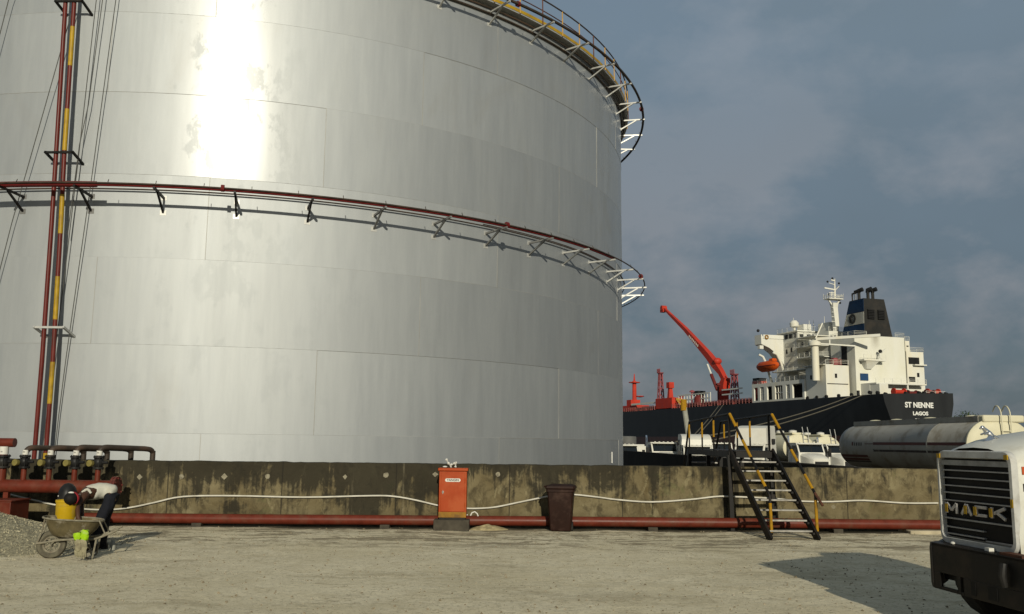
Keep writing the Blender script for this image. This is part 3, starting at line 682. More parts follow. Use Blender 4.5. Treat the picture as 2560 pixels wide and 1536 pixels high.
# ------------------------------------------------------------------ foam manifold at the left
mf = thing('pipe_manifold', 'red header pipe with five valved risers bending over the wall', 'manifold')
hz = .80; hy = 19.0
MB().tube([V((-14, hy, hz)), V((-8.16, hy, hz))], .135, 20).build('header_pipe', M['red_pipe'], mf)
fl = MB()
for x in (-8.14, -8.085): fl.lathe([(.02,-.024),(.215,-.024),(.215,.024),(.02,.024)], (x, hy, hz), (1,0,0), 20)
for k in range(8):
    a = k*math.pi/4 + .2; fl.cyl((-8.18, hy+.18*math.cos(a), hz+.18*math.sin(a)), (-8.035, hy+.18*math.cos(a), hz+.18*math.sin(a)), .018, 6)
fl.build('blind_flange', paint('dull_red_flange', (.10,.024,.018), .6, var=.3, scale=9, dirt=(.16,.12,.09), damt=.4, dscale=12), mf)
for x in (-10.33, -9.1, -12.3):
    MB().box(x-.05, x+.05, hy-.05, hy+.05, -.02, hz-.10).build('support_leg', M['red_pipe'], mf)
spec = [(-10.47, .085, 1.55, 0), (-10.02, .055, 1.58, 1), (-9.50, .055, 1.585, 2), (-8.975, .055, 1.60, 3), (-8.495, .055, 1.605, 4)]
for i, (x, r, zt, k) in enumerate(spec):
    rs = MB().tube([V((x, hy, hz+.10)), V((x, hy, 1.17))], r, 14).build('riser', M['red_pipe'], mf)
    v = MB(); v.lathe([(.02,0),(r+.055,0),(r+.055,.035),(r+.01,.04),(r+.045,.10),(r+.045,.17),(r+.01,.22),(r+.055,.225),(r+.055,.26),(.02,.26)], (x, hy, 1.165), (0,0,1), 14)
    v.cyl((x+.05, hy-.02, 1.295), (x+.19, hy-.02, 1.295), .03, 8)
    for q in range(6):
        a = q*math.pi/3; v.cyl((x+(r+.04)*math.cos(a), hy+(r+.04)*math.sin(a), 1.15), (x+(r+.04)*math.cos(a), hy+(r+.04)*math.sin(a), 1.44), .010, 5)
    v.build('valve', M['black'], mf)
    if k:
        w = MB(); w.lathe([(.0,-.055),(.066,-.05),(.070,0),(.066,.03),(.035,.034),(0,.034)], (x-.115, hy-.14, 1.28), (-.25,-1,.1), 16); w.build('gear_actuator', M['ball_paint'], mf)
        MB().bar((x-.02, hy-.05, 1.29), (x-.10, hy-.10, 1.28), .04).build('actuator_stem', M['black'], mf)
    # bend, run back over the wall and drop behind it
    m_ = 'dark_pipe' if k else 'red_pipe'
    if k:
        q = [V((x, hy, 1.42)), V((x+.012, hy+.01, zt-.07)), V((x+.05, hy+.05, zt-.012)), V((x+.11, hy+.13, zt)), V((x+.50, hy+1.05, zt-.03)), V((x+.56, hy+1.22, zt-.05)), V((x+.585, hy+1.30, zt-.10)), V((x+.59, hy+1.32, zt-.2)), V((x+.59, hy+1.32, .2))]
    else:
        q = [V((x, hy, 1.42)), V((x, hy, zt+.0)), V((x+.03, hy+.02, zt+.07)), V((x+.09, hy+.02, zt+.10)), V((x+.16, hy+.35, zt+.10)), V((x-.30, hy+1.1, zt+.08)), V((x-.55, hy+1.3, zt)), V((x-.55, hy+1.32, .2))]
        MB().tube([V((x-.9, hy+.02, zt+.13)), V((x+.20, hy+.02, zt+.13))], .095, 14).build('bend_pipe', M[m_], mf)
    MB().tube(smooth_path(q[:4], 3)[:-1] + q[3:5] + smooth_path(q[4:], 3)[1:] if k else q[:2], r+.003, 14).build('bend_pipe', M[m_], mf)
    sl = MB().cyl((x, hy, 1.44), (x + (.006 if k else 0), hy, 1.535 if k else 1.60), r+.006, 14).build('white_sleeve', M['sticker'], mf)
    for z in (1.485, 1.50): MB().box(x-.02, x+.02, hy-r-.009, hy-r-.004, z, z+.006).build('sleeve_mark', M['letters_black'], mf, smooth=False)
# red steel box with a white notice
rbx = thing('foam_box', 'low red steel box with a small white notice behind the gravel heap', 'steel box', (0,0,0))
MB().box(-11.6, -9.72, 18.05, 18.75, .03, .545).build('body', M['red_pipe'], rbx, bevel=.01)
MB().box(-11.62, -9.70, 18.03, 18.77, .546, .575).build('lid', M['red_pipe'], rbx, bevel=.006)
MB().box(-10.18, -10.01, 18.042, 18.049, .40, .48).build('notice', M['sticker'], rbx, smooth=False)
for i, (a, b) in enumerate(((-10.165,-10.03),(-10.16,-10.05))): MB().box(a, b, 18.038, 18.0415, .452-.025*i, .462-.025*i).build('notice_line', M['letters_black'], rbx, smooth=False)
MB().ball((-10.28, 18.02, .505), .014, 8, 6).build('latch', M['chrome'], rbx)
# black drum with a domed top behind the bucket
dr = thing('black_drum', 'black plastic drum with domed top standing behind the yellow bucket', 'drum', at(164, 1300, 17.0) * 1)
dr.location.z = 0
MB().lathe([(.02,0),(.155,0),(.165,.03),(.165,.60),(.168,.66),(.16,.80),(.13,.89),(.07,.955),(0,.975)], n=24).build('body', M['black'], dr)
MB().lathe([(.164,-.02),(.174,-.015),(.174,.015),(.164,.02)], (0,0,.62)).build('rim_band', M['black'], dr)
MB().ball((-.11,-.115,.74), .014, 8, 6).build('vent_cap', M['sticker'], dr)

# ------------------------------------------------------------------ wheelbarrow
wb = thing('wheelbarrow', 'muddy wheelbarrow with a fat tyre in front of the bending worker', 'wheelbarrow', (-6.90, 14.06, 0), math.atan2(.30, .954))
S_ = 1.0
wheel = MB(); wheel.lathe([(.125,-.035),(.15,-.055),(.19,-.05),(.208,-.025),(.212,0),(.208,.025),(.19,.05),(.15,.055),(.125,.035),(.125,-.035)], (0,0,.205), (0,1,0), 28)
tyre = wheel.build('wheel', M['mud_tyre'], wb)
rim = MB(); rim.lathe([(.130,-.03),(.10,-.022),(.10,.022),(.130,.03),(.130,-.03)], (0,0,.205), (0,1,0), 24)
for k in range(4):
    a = k*math.pi/2+.5; rim.bar((0.02*math.cos(a),0,.205+.02*math.sin(a)), (.105*math.cos(a),0,.205+.105*math.sin(a)), .03, .012, up=(0,1,0))
rim.cyl((0,-.07,.205), (0,.07,.205), .018, 10); rim.build('rim', M['barrow_frame'], tyre)
# tray: rounded loft
def oval(hx, hy, z, cx, n=20, p=2.6):
    o = []
    for k in range(n):
        a = 2*math.pi*k/n; c, s = math.cos(a), math.sin(a)
        o.append(V((cx + hx*math.copysign(abs(c)**(2/p), c), hy*math.copysign(abs(s)**(2/p), s), z + .055*(-c)*(hx/.42)*.6)))
    return o
tray = MB(); R2 = [oval(.42,.31,.575,.28), oval(.39,.285,.54,.28), oval(.34,.25,.44,.27), oval(.27,.20,.345,.25), oval(.20,.15,.31,.24)]
tray.loft(R2, caps=False); tray.f.append(tuple(len(tray.v)-20+k for k in range(20))); tray.mi.append(0)
inn = [[p + V((0,0,.006)) for p in r] for r in [oval(.40,.29,.565,.28), oval(.33,.24,.46,.27), oval(.19,.14,.325,.24)]]
tray.loft(inn[::-1], caps=False); tray.f.append(tuple(len(tray.v)-60+k for k in range(20))); tray.mi.append(0)
tr = tray.build('tray', M['barrow'], wb)
MB().tube(oval(.425,.315,.578,.28), .013, 8, closed=True).build('tray_rim', M['barrow_frame'], tr)
for s in (-1, 1):
    y = .17*s
    MB().tube(smooth_path([V((-.21,.06*s,.225)), V((-.05,.075*s,.245)), V((.12,.12*s,.275)), V((.36,.20*s,.29)), V((.58,.235*s,.29)), V((.70,.245*s,.32)), V((.95,.25*s,.43))], 3), .017, 8).build('handle_bar', M['barrow_frame'], wb)
    MB().tube([V((.08,.11*s,.30)), V((0,.075*s,.205))], .014, 6).build('fork', M['barrow_frame'], wb)
    MB().tube(smooth_path([V((.45,.215*s,.29)), V((.50,.24*s,.14)), V((.53,.25*s,.02)), V((.60,.25*s,.015)), V((.62,.245*s,.12)), V((.64,.235*s,.29))], 3), .014, 6).build('leg', M['barrow_frame'], wb)
    MB().tube([V((-.19,.06*s,.23)), V((-.13,.10*s,.40)), V((-.10,.12*s,.60))], .012, 6).build('front_stay', M['barrow_frame'], wb)
    MB().tube([V((.66,.20*s,.555)), V((.76,.245*s,.36))], .011, 6).build('tray_stay', M['barrow_frame'], wb)
    MB().tube([V((.30,.16*s,.30)), V((.52,.24*s,.09))], .011, 6).build('leg_brace', M['barrow_frame'], wb)
MB().tube([V((.53,-.25,.10)), V((.53,.25,.10))], .012, 6).build('cross_bar', M['barrow_frame'], wb)
MB().tube([V((-.20,-.06,.228)), V((-.20,.06,.228))], .017, 8).build('nose_bar', M['barrow_frame'], wb)
MB().tube(smooth_path([V((-.14,0,.34)), V((-.05,0,.42)), V((.0,0,.43)), V((-.03,0,.36)), V((-.06,0,.30))], 3), .013, 6).build('nose_hook', M['barrow_frame'], wb)
# yellow bucket in the tray, gloves over the leg
bk = thing('bucket', 'yellow plastic bucket standing in the muddy wheelbarrow', 'bucket', at(163, 1310, 14.42))
bz = .40; bk.location.z = bz
MB().lathe([(.02,0),(.140,0),(.146,.01),(.155,.40),(.163,.405),(.163,.44),(.155,.442),(.148,.438),(.140,.02),(.0,.02)], n=26).build('body', M['bucket'], bk)
MB().lathe([(.152,-.006),(.160,-.006),(.160,.006),(.152,.006)], (0,0,.36)).build('rib', M['bucket'], bk)
gl = thing('work_gloves', 'pair of lime and mud coloured gloves hung on the wheelbarrow leg', 'gloves', at(203, 1358, 13.80))
gl.scale = (1.32, 1.32, 1.32)
g0 = gl.location.copy()
rg_ = random.Random(3)
for nm, m_, dx, z0, z1, w0, w1 in (('cuff','hivis',-.035,.03,.115,.034,.045), ('cuff','hivis',.045,.03,.14,.040,.045), ('palm','glove',-.02,-.085,.035,.034,.042), ('palm','glove',.04,-.11,.035,.030,.044)):
    b = MB(); rings = []
    for i in range(6):
        f = i/5; w = w0+(w1-w0)*f
        rings.append([V((dx+w*math.cos(a)*(1+.25*math.sin(3*a+i)), .6*w*math.sin(a)*(1+.2*math.cos(2*a+i)) - .03, z0+(z1-z0)*f + .008*math.sin(2*a+i))) for a in [2*math.pi*k/12 for k in range(12)]])
    b.loft(rings); b.v = [p_ + V((noise.noise(p_*22), noise.noise(p_*22+V((7,0,0))), noise.noise(p_*22+V((0,9,0)))))*.016 for p_ in b.v]; b.build(nm, M[m_], gl, angle=70)
for dx, L_ in ((-.045,.07),(-.025,.085),(-.003,.08),(.02,.09),(.045,.10),(.065,.075)):
    MB().tube([V((dx,-.03,-.07)), V((dx+.006,-.035,-.07-L_*.6)), V((dx+.012,-.03,-.07-L_))], [.013,.012,.008], 7).build('finger', M['glove'], gl)

# ------------------------------------------------------------------ the worker
def skin_mesh(name, joints, edges, mat, parent, levels=2, smooth=True):
    me = bpy.data.meshes.new(name); names = list(joints)
    me.from_pydata([tuple(joints[k][0]) for k in names], [(names.index(a), names.index(b)) for a, b in edges], [])
    o = bpy.data.objects.new(name + '_tmp', me); COL.objects.link(o)
    md = o.modifiers.new('skin', 'SKIN'); md.use_smooth_shade = True
    for k, sv in zip(names, me.skin_vertices[0].data):
        r = joints[k][1]; sv.radius = r if isinstance(r, tuple) else (r, r)
    me.skin_vertices[0].data[0].use_root = True
    s = o.modifiers.new('sub', 'SUBSURF'); s.levels = levels; s.render_levels = levels
    dg = bpy.context.evaluated_depsgraph_get(); dg.update(); m2 = bpy.data.meshes.new_from_object(o.evaluated_get(dg)); bpy.data.objects.remove(o)
    m2.name = name; m2.materials.clear(); m2.materials.append(mat)
    if name in ('vest', 'trousers'):
        for vtx in m2.vertices:
            c_ = vtx.co; f_ = noise.noise(V((c_.x*9, c_.y*9, c_.z*5))) + .6*noise.noise(V((c_.x*20, c_.y*16, c_.z*12+4)))
            vtx.co = c_ + vtx.normal * .012 * f_
    for p in m2.polygons: p.use_smooth = True
    n = bpy.data.objects.new(name, m2); COL.objects.link(n)
    if parent: n.parent = parent
    return n
pr = thing('person', 'worker in white vest and dark trousers bending over the wheelbarrow', 'person', (-6.62, 15.08, 0))
base = V((-6.62, 15.08, 0))
def J(px, py, Y): return at(px, py, Y) - base
YA, YB = 14.93, 15.24           # near (left-hand) and far side of the body
hipN, hipF = J(277,1246,14.98), J(279,1246,15.20)
shN, shF = J(213,1239,14.64), J(213,1238,15.02)
jt = {
 'pelvis': (J(279,1241,15.09), (.135,.12)), 'waist': (J(262,1231,15.08), (.125,.105)), 'chest': (J(237,1228,14.98), (.145,.115)), 'upper': (J(217,1235,14.82), (.13,.10)),
 'neck': (J(199,1243,14.62), .052), 'skull0': (J(189,1245,14.45), (.075,.07)), 'skull': (J(179,1247,14.32), (.094,.087)), 'crown': (J(171,1250,14.25), (.072,.067)),
 'shN': (shN, .058), 'elN': (J(193,1264,14.46), .045), 'wrN': (J(195,1288,14.38), .034), 'haN': (J(196,1296,14.36), (.040,.024)),
 'shF': (shF, .058), 'elF': (J(203,1262,14.80), .045), 'wrF': (J(205,1287,14.60), .034), 'haF': (J(205,1295,14.56), (.040,.024)),
 'hipN': (hipN, .09), 'knN': (J(249,1299,14.90), .060), 'anN': (J(228,1362,14.88), .045), 'toN': (J(214,1376,14.84), .040),
 'hipF': (hipF, .09), 'knF': (J(262,1299,15.26), .060), 'anF': (J(257,1356,15.30), .045), 'toF': (J(243,1369,15.26), .040)}
ed = [('pelvis','waist'),('waist','chest'),('chest','upper'),('upper','neck'),('neck','skull0'),('skull0','skull'),('skull','crown'),
      ('upper','shN'),('shN','elN'),('elN','wrN'),('wrN','haN'),('upper','shF'),('shF','elF'),('elF','wrF'),('wrF','haF'),
      ('pelvis','hipN'),('hipN','knN'),('knN','anN'),('anN','toN'),('pelvis','hipF'),('hipF','knF'),('knF','anF'),('anF','toF')]
for s in 'NF':
    h_ = jt['ha'+s][0]; w_ = jt['wr'+s][0]; d = (h_-w_).normalized(); sd = V((1,0,0)); fw = V((0,1,0)) if s == 'N' else V((0,-1,0))
    for k, (off, L_) in enumerate(((-.030,.062),(-.010,.075),(.010,.070),(.030,.055))):
        a = h_ + sd*off + d*.035; b_ = a + d*L_*.55 + fw*.012; c_ = b_ + d*L_*.3 + fw*.03
        for nm, p, r in (('a',a,.0095),('b',b_,.009),('c',c_,.0075)): jt['f%s%d%s' % (s,k,nm)] = (p, r)
        ed += [('ha'+s, 'f%s%da' % (s,k)), ('f%s%da' % (s,k), 'f%s%db' % (s,k)), ('f%s%db' % (s,k), 'f%s%dc' % (s,k))]
    a = h_ - sd*.03 - d*.005; b_ = a - sd*.022 + d*.025 + fw*.02; c_ = b_ + d*.03 + fw*.012
    for nm, p, r in (('a',a,.012),('b',b_,.010),('c',c_,.008)): jt['t%s%s' % (s,nm)] = (p, r)
    ed += [('ha'+s, 't%sa' % s), ('t%sa' % s, 't%sb' % s), ('t%sb' % s, 't%sc' % s)]
body = skin_mesh('body', jt, ed, M['skin'], pr)
hd = V(jt['skull'][0])
# face turned down towards the tray
fdir = (J(176,1263,14.30) - hd).normalized()
fc = MB(); fc.ball(hd + fdir*.088 + V((-.01,0,0)), (.016,.014,.022), 8, 6)
for s in (-1, 1): fc.ball(hd + V((.030, .086*s, -.012)), (.020,.010,.028), 8, 6)
for s in (-1, 1): fc.ball(hd + fdir*.078 + V((-.028,.032*s,.0)), (.010,.012,.010), 8, 6)
fc.ball(hd + fdir*.080 + V((.035,0,-.004)), (.010,.026,.010), 8, 6)
fc.build('face_feature', M['skin'], pr)
axh = (jt['crown'][0]-jt['skull0'][0]).normalized()
hr = MB(); hr.ball(hd + axh*.022 + V((-.004,0,.004)), (.098,.098,.095), 16, 10); hr.build('hair', M['hair'], pr)
# crimson band and a scrap of pale cloth round the head
MB().lathe([(.088,-.020),(.102,-.016),(.103,.016),(.088,.020),(.088,-.020)], hd + axh*-.030, axh, 20).build('headband', M['redcloth'], pr)
MB().ball(hd + V((.0,-.03,.090)), (.045,.035,.020), 10, 6).build('head_cloth', M['sticker'], pr)
vst = {k: jt[k] for k in ()}
vj = {'w': (J(290,1236,15.09), (.160,.150)), 'w2': (J(272,1228,15.085), (.160,.140)), 'c': (J(248,1227,15.02), (.165,.145)), 'c2': (J(229,1232,14.92), (.165,.135)), 'u': (J(216,1236,14.82), (.125,.105))}
skin_mesh('vest', vj, [('w','w2'),('w2','c'),('c','c2'),('c2','u')], M['shirt'], pr, 3)
for s, sh in (('N', shN), ('F', shF)):
    a = jt['upper'][0].lerp(sh, .55)
    MB().tube(smooth_path([a + V((.075,0,.02)), a + V((.02,0,.085)), a + V((-.06,0,.035))], 3), .022, 8).build('vest_strap', M['shirt'], pr)
tj = {'p': (J(280,1241,15.09), (.140,.128)), 'w': (J(266,1237,15.08), (.120,.112)), 'b': (J(288,1247,15.09), (.128,.112)), 'hN': (hipN+V((0,0,-.03)), .108), 'kN': (J(250,1299,14.90), .080), 'kN2': (J(240,1328,14.89), .074), 'aN': (J(230,1358,14.885), .066),
      'hF': (hipF+V((0,0,-.03)), .108), 'kF': (J(262,1299,15.26), .080), 'kF2': (J(260,1326,15.28), .074), 'aF': (J(258,1350,15.30), .066)}
skin_mesh('trousers', tj, [('p','w'),('p','b'),('p','hN'),('hN','kN'),('kN','kN2'),('kN2','aN'),('p','hF'),('hF','kF'),('kF','kF2'),('kF2','aF')], M['trousers'], pr, 3)
for s, an, to in (('N', J(229,1360,14.88), J(212,1377,14.84)), ('F', J(258,1353,15.30), J(242,1370,15.26))):
    an = V(an); b = MB()
    b.tube([V((an.x, an.y, .26)), V((an.x, an.y, .14)), V((an.x-.005, an.y, .05))], [.062,.058,.060], 12)
    b.loft([[V((an.x + x*1.0, an.y + y*.05, z)) for x, y in ((.075,-.7),(.075,.7),(-.06,1),(-.16,.9),(-.20,.4),(-.20,-.4),(-.16,-.9),(-.06,-1))] for z in (0, .05)] + [[V((an.x + x*.85, an.y + y*.042, .095 - (.03 if x < -.1 else 0))) for x, y in ((.075,-.7),(.075,.7),(-.06,1),(-.16,.9),(-.20,.4),(-.20,-.4),(-.16,-.9),(-.06,-1))]])
    b.build('boot', M['boot'], pr)
tag(MB().tube([V((-6.43,15.12,0.0)), V((-6.43,15.12,.10)), V((-6.43,15.12,.16))], [.05,.048,.02], 12).build('plastic_bottle', M['mast_grey']), 'crushed pale plastic bottle on the ground between the worker\'s boots', 'bottle')
# ------------------------------------------------------------------ bonneted lorries parked in the lower yard
GZ = -1.0
def wheel_part(parent, x, y, r, w, name='wheel'):
    b = MB(); b.lathe([(r*.55,-w/2),(r*.93,-w/2),(r,-w*.38),(r,w*.38),(r*.93,w/2),(r*.55,w/2)], (x,y,r), (0,1,0), 22); o = b.build(name, M['rubber'], parent)
    MB().lathe([(.02,-w*.3),(r*.56,-w*.42),(r*.56,w*.42),(.02,w*.3)], (x,y,r), (0,1,0), 14).build('rim', M['galv'], o)
def lorry(label, px, py, Y, head, sleeper=False, tank=False, paintm='white_far', cab_h=2.74, roof_light=False, visor=True, dz=0, hs_=3.95):
    p = at(px, py, Y); W = M[paintm]
    t = thing('parked_lorry', label, 'lorry', (p.x, p.y, GZ+dz), R_(head), 'lorries parked in the lower yard')
    hw = 1.02; d0 = 1.45
    # bonnet
    b = MB(); sec = lambda x, w, zt, zb=.75: [V((x,-w,zb)), V((x,-w,zt-.16)), V((x,-w*.86,zt-.03)), V((x,-w*.4,zt+.02)), V((x,w*.4,zt+.02)), V((x,w*.86,zt-.03)), V((x,w,zt-.16)), V((x,w,zb))]
    b.loft([sec(1.42,.60,1.62), sec(1.30,.66,1.72), sec(.6,.78,1.88), sec(0,.90,2.0)]); b.build('bonnet', W, t)
    for s in (-1, 1):
        f = MB(); f.loft([[V((x, s*.70, .55)), V((x, s*.72, z)), V((x, s*1.16, z-.05)), V((x, s*1.2, .55))] for x, z in ((1.44,.95),(1.3,1.10),(.85,1.22),(.35,1.16),(.0,1.0))]); f.build('fender', W, t)
        MB().lathe([(.0,.0),(.10,-.01),(.11,.03),(.0,.05)], (1.435, s*.92, .86), (1,0,0), 12).build('headlight', M['headlamp'], t)
        wheel_part(t, .75, s*.98, .52, .28)
        for x in (-4.2, -5.5): wheel_part(t, x, s*.95, .52, .5)
        m_ = MB(); m_.bar((-.02, s*1.04, 1.9), (.05, s*1.32, 1.95), .03); m_.box(.0, .10, s*1.34-.10, s*1.34+.10, 1.75, 2.35); m_.build('mirror', M['black'], t, smooth=False)
    g = MB(); g.box(1.425, 1.45, -.50, .50, .82, 1.44); gr = g.build('grille', M['grille_black'], t)
    g = MB()
    for k in range(6): g.box(1.451, 1.46, -.49, .49, .90+.09*k, .915+.09*k)
    g.build('grille_bar', M['chrome'], gr, smooth=False)
    MB().box(1.40, 1.62, -1.15, 1.15, .42, .74).build('bumper', M['galv'], t, bevel=.04)
    # cab
    top = cab_h; b = MB()
    prof = [(0,.80),(0,2.02),(-.33,top-.10),(-.45,top),(-1.55,top),(-1.62,top-.08),(-1.62,.80)]
    cs = lambda y, k: [V((x + k*(-.0), y, z)) for x, z in prof]
    b.loft([[V((x,-hw,z)) for x, z in prof], [V((x,-hw*1.0,z)) for x, z in prof], [V((x,hw,z)) for x, z in prof]]); b.build('cab', W, t, bevel=.05)
    n = V((.90,0,.40)).normalized()
    def pane(y0, y1, z0, z1, off=.012):
        f = lambda z: -.33*(z-2.02)/(top-.10-2.02)
        m_ = MB(); A = [V((f(z0),y0,z0)), V((f(z0),y1,z0)), V((f(z1),y1,z1)), V((f(z1),y0,z1))]
        m_.add([p_ + n*off for p_ in A] + [p_ - n*.01 for p_ in A], [(0,1,2,3),(0,4,5,1),(1,5,6,2),(2,6,7,3),(3,7,4,0)]); return m_
    pane(-.90, .90, 2.06, top-.15).build('windscreen', M['glass'], t, smooth=False)
    pane(-.02, .02, 2.06, top-.15, .018).build('windscreen_bar', M['black'], t, smooth=False)
    if visor:
        v = MB(); v.bar((-.24, -.95, top-.08), (-.24, .95, top-.08), .22, .04, up=(0,0,1)); v.build('sun_visor', W, t)
    for s in (-1, 1):
        w_ = MB(); poly = [(-.10,2.02),(-.34,top-.2),(-1.02,top-.2),(-1.02,2.02)]
        w_.prism(poly, s*hw - .01, s*hw + .010); w_.build('side_window', M['glass'], t, smooth=False)
        MB().box(-1.12,-.06, s*hw-.004 if s > 0 else s*hw-.008, s*hw+.008 if s > 0 else s*hw+.004, .95, 1.80).build('door', W, t, smooth=False)
    for k in range(5): MB().box(-.46, -.38, -.66+.33*k-.06, -.66+.33*k+.06, top+.005, top+.05).build('roof_light', W, t)
    MB().box(-7.2, 1.3, -.42, .42, .55, .79).build('chassis', M['black'], t)
    bx = -1.75
    if sleeper:
        b = MB()
        prof = [(-.50,top+.01),(-.58,top+(hs_-top)*.5),(-.80,hs_-.20),(-1.35,hs_-.04),(-2.1,hs_),(-3.1,hs_),(-3.25,hs_-.1),(-3.25,1.0),(-1.66,1.0),(-1.66,top+.01)]
        b.loft([[V((x, y*1.1*(1-.10*max(0,(z-2.8))/1.15*(abs(k)>.5)), z)) for x, z in prof] for k, y in ((-1,-1),(-.4,-.86),(0,0),(.4,.86),(1,1))] ); b.build('sleeper', W, t, angle=30)
        for s in (-1, 1):
            MB().box(-2.75,-2.0, s*1.095-.02, s*1.095+.02, 2.75, 3.12).build('sleeper_window', M['black'], t, smooth=False)
            MB().tube([V((-.50, s*.9, top+.02)), V((-.75, s*1.0, top+.40)), V((-1.4, s*1.10, top+.42))], .02, 6).build('fairing_trim', M['galv'], t)
        bx = -3.5
    if tank:
        b = MB(); zc = 2.36; L0, L1 = bx-.35, bx-8.4
        ring_ = lambda x, k: [V((x, 1.24*k*math.cos(a), zc + 1.02*k*math.sin(a))) for a in [2*math.pi*i/32 for i in range(32)]]
        b.loft([ring_(L0+.16,.55), ring_(L0+.10,.82), ring_(L0,.985), ring_(L0-.1,1), ring_(L1,1), ring_(L1-.12,.85)]); tk = b.build('tank_barrel', M['tanker_cream'], t)
        MB().box(L1+.5, L0-.1, -.42, .42, zc+1.0, zc+1.14).build('catwalk', M['tanker_cream'], tk, bevel=.03)
        for k in range(3): MB().lathe([(.30,0),(.30,.14),(.1,.2),(0,.2)], (L0-.9-2.2*k,0,zc+1.141)).build('manhole', M['white_far'], tk)
        l_ = MB()
        for s in (-1, 1): l_.tube([V((L0+.22, .5+s*.20, 1.4)), V((L0+.22, .5+s*.20, zc+1.05)), V((L0+.05, .5+s*.20, zc+1.55))], .03, 6)
        for k in range(5): l_.bar((L0+.22,.3,1.6+.36*k), (L0+.22,.7,1.6+.36*k), .03)
        l_.build('ladder', M['galv'], tk, smooth=False)
    MB().tube([V((-1.72,-.95,1.0)), V((-1.72,-.95,top+.35)), V((-1.80,-.95,top+.5))], .07, 8).build('exhaust_stack', M['chrome'], t)
    return t
lorry('white bonneted lorry half hidden by the right edge of the tank', 1566, 1125, 70, 279)
lorry('white lorry with a plain cab left of the footbridge', 1663, 1125, 69, 277, dz=.2)
lorry('white lorry with a tall rounded sleeper behind the far end of the footbridge', 1745, 1130, 66, 266, sleeper=True, hs_=3.55)
lorry('tallest white sleeper lorry, seen between the two yellow stair handrails', 1872, 1130, 62, 240, sleeper=True, dz=.12, hs_=4.02)
lorry('white lorry with a cream tank, just right of the tall sleeper lorry', 2030, 1135, 66, 278, tank=True, dz=.26)
lorry('white lorry with a cream tank and ladder tucked beside the grey road tanker', 2102, 1135, 71, 280, tank=True, dz=.2)
lorry('distant white lorry seen through the middle of the footbridge rails', 1806, 1125, 90, 268, dz=.25)
# box body with orange stripes between the two left lorries
p = at(1600, 1120, 78); bt = thing('box_trailer', 'white box trailer with two orange brown stripes beside the tank edge', 'trailer', (p.x, p.y, GZ), 0)
MB().box(-.95, .62, 0, 6, .5, 2.62).build('body', M['white_far'], bt, bevel=.03)
for z in (1.50, 1.78): MB().box(-.80, .60, -.012, -.004, z, z+.10).build('stripe', M['ochre'], bt, smooth=False)
MB().box(-.7, .4, .1, 5.9, 2.625, 2.75).build('roof_rib', M['white_far'], bt, bevel=.02)
for y in (1.2, 4.8):
    for x in (-.6, .3): MB().lathe([(.02,-.12),(.46,-.12),(.5,0),(.46,.12),(.02,.12)], (x,y,.5), (1,0,0), 16).build('wheel', M['rubber'], bt)
p = at(1568, 1092, 100); tag(MB().lathe([(.02,0),(.98,0),(1,.05),(1,3.0),(.95,3.08),(.5,3.12),(.0,3.12)], (p.x, p.y, -.5+.0), n=20).build('storage_drum', paint('grey_drum_paint', (.10,.10,.095), .7, var=.2, scale=1)), 'dark grey upright drum on the quay right of the tank', 'drum')

# ------------------------------------------------------------------ long grey road tanker
q0 = at(2490, 1090, 33.0)
tk = thing('road_tanker', 'long grimy grey road tanker with cream rear end and ladder', 'tanker', (17.62, 33.0, GZ-.22), R_(94.2))
zc, hy_, hz_ = 3.02, 1.24, 1.03       # local x runs forward, away from the camera
el = lambda x, k: [V((x, hy_*k*math.copysign(abs(math.cos(a))**.86, math.cos(a)), zc + hz_*k*math.copysign(abs(math.sin(a))**.92, math.sin(a)))) for a in [2*math.pi*i/48 for i in range(48)]]
b = MB(); b.loft([el(0,1), el(2.7,1), el(2.72,1.006), el(2.80,1.006), el(2.82,1), el(6,1), el(8.3,1), el(10.3,1), el(10.75,.96), el(10.95,.84), el(11.02,.6)]); brl = b.build('barrel', M['tanker_grey'], tk)
b = MB(); b.loft([el(-.14,.5), el(-.11,.80), el(-.06,.95), el(.0,1.012), el(.07,1.012)]); b.build('rear_head', M['tanker_cream'], tk)
# stepped maroon / grey striping following the barrel
def strip(x0, x1, f0, f1, m_, name='stripe', slant=0):
    m2 = MB(); n = 14; vs = []
    for i in range(n+1):
        x = x0+(x1-x0)*i/n
        for f in (f0, f1):
            a = f; e = [hy_*1.004*math.copysign(abs(math.cos(a))**.86, math.cos(a)), zc + hz_*1.004*math.copysign(abs(math.sin(a))**.92, math.sin(a))]
            vs.append(V((x + slant*(f-f0)/(f1-f0 or 1), e[0], e[1])))
    m2.add(vs, [(2*i,2*i+1,2*i+3,2*i+2) for i in range(n)]); return m2.build(name, M[m_], brl)
# side facing the camera is local +y
for f, m_, w in ((.10,'tanker_rust',.05), (-.15,'tanker_stripe',.04)): strip(.1, 7.2, f-w, f+w, m_)
for f, m_, w in ((-.40,'tanker_rust',.06), (-.68,'tanker_stripe',.04)): strip(7.9, 10.6, f-w, f+w, m_)
strip(7.2, 8.0, .10, -.45, 'tanker_rust', slant=.55); 
for (x0, x1, f0, f1, sl) in ((7.15, 7.22, .15, -.40, .75), (7.15, 7.22, -.10, -.68, .85)): strip(x0, x1, f0, f1, 'tanker_stripe', slant=sl)
strip(7.9, 10.6, -.50, -.62, 'tanker_rust')
for i, (x, w) in enumerate(((9.3,.16),(9.05,.10),(8.85,.12),(8.62,.12),(8.40,.10))): strip(x, x-w, .02, .14 if i else .16, 'tanker_rust' if i == 0 else 'tanker_stripe', 'faded_lettering')
MB().bar((10.05, 1.2, zc+.15), (10.05, 1.2, zc+.0), .02).build('bolt', M['tanker_rust'], brl)
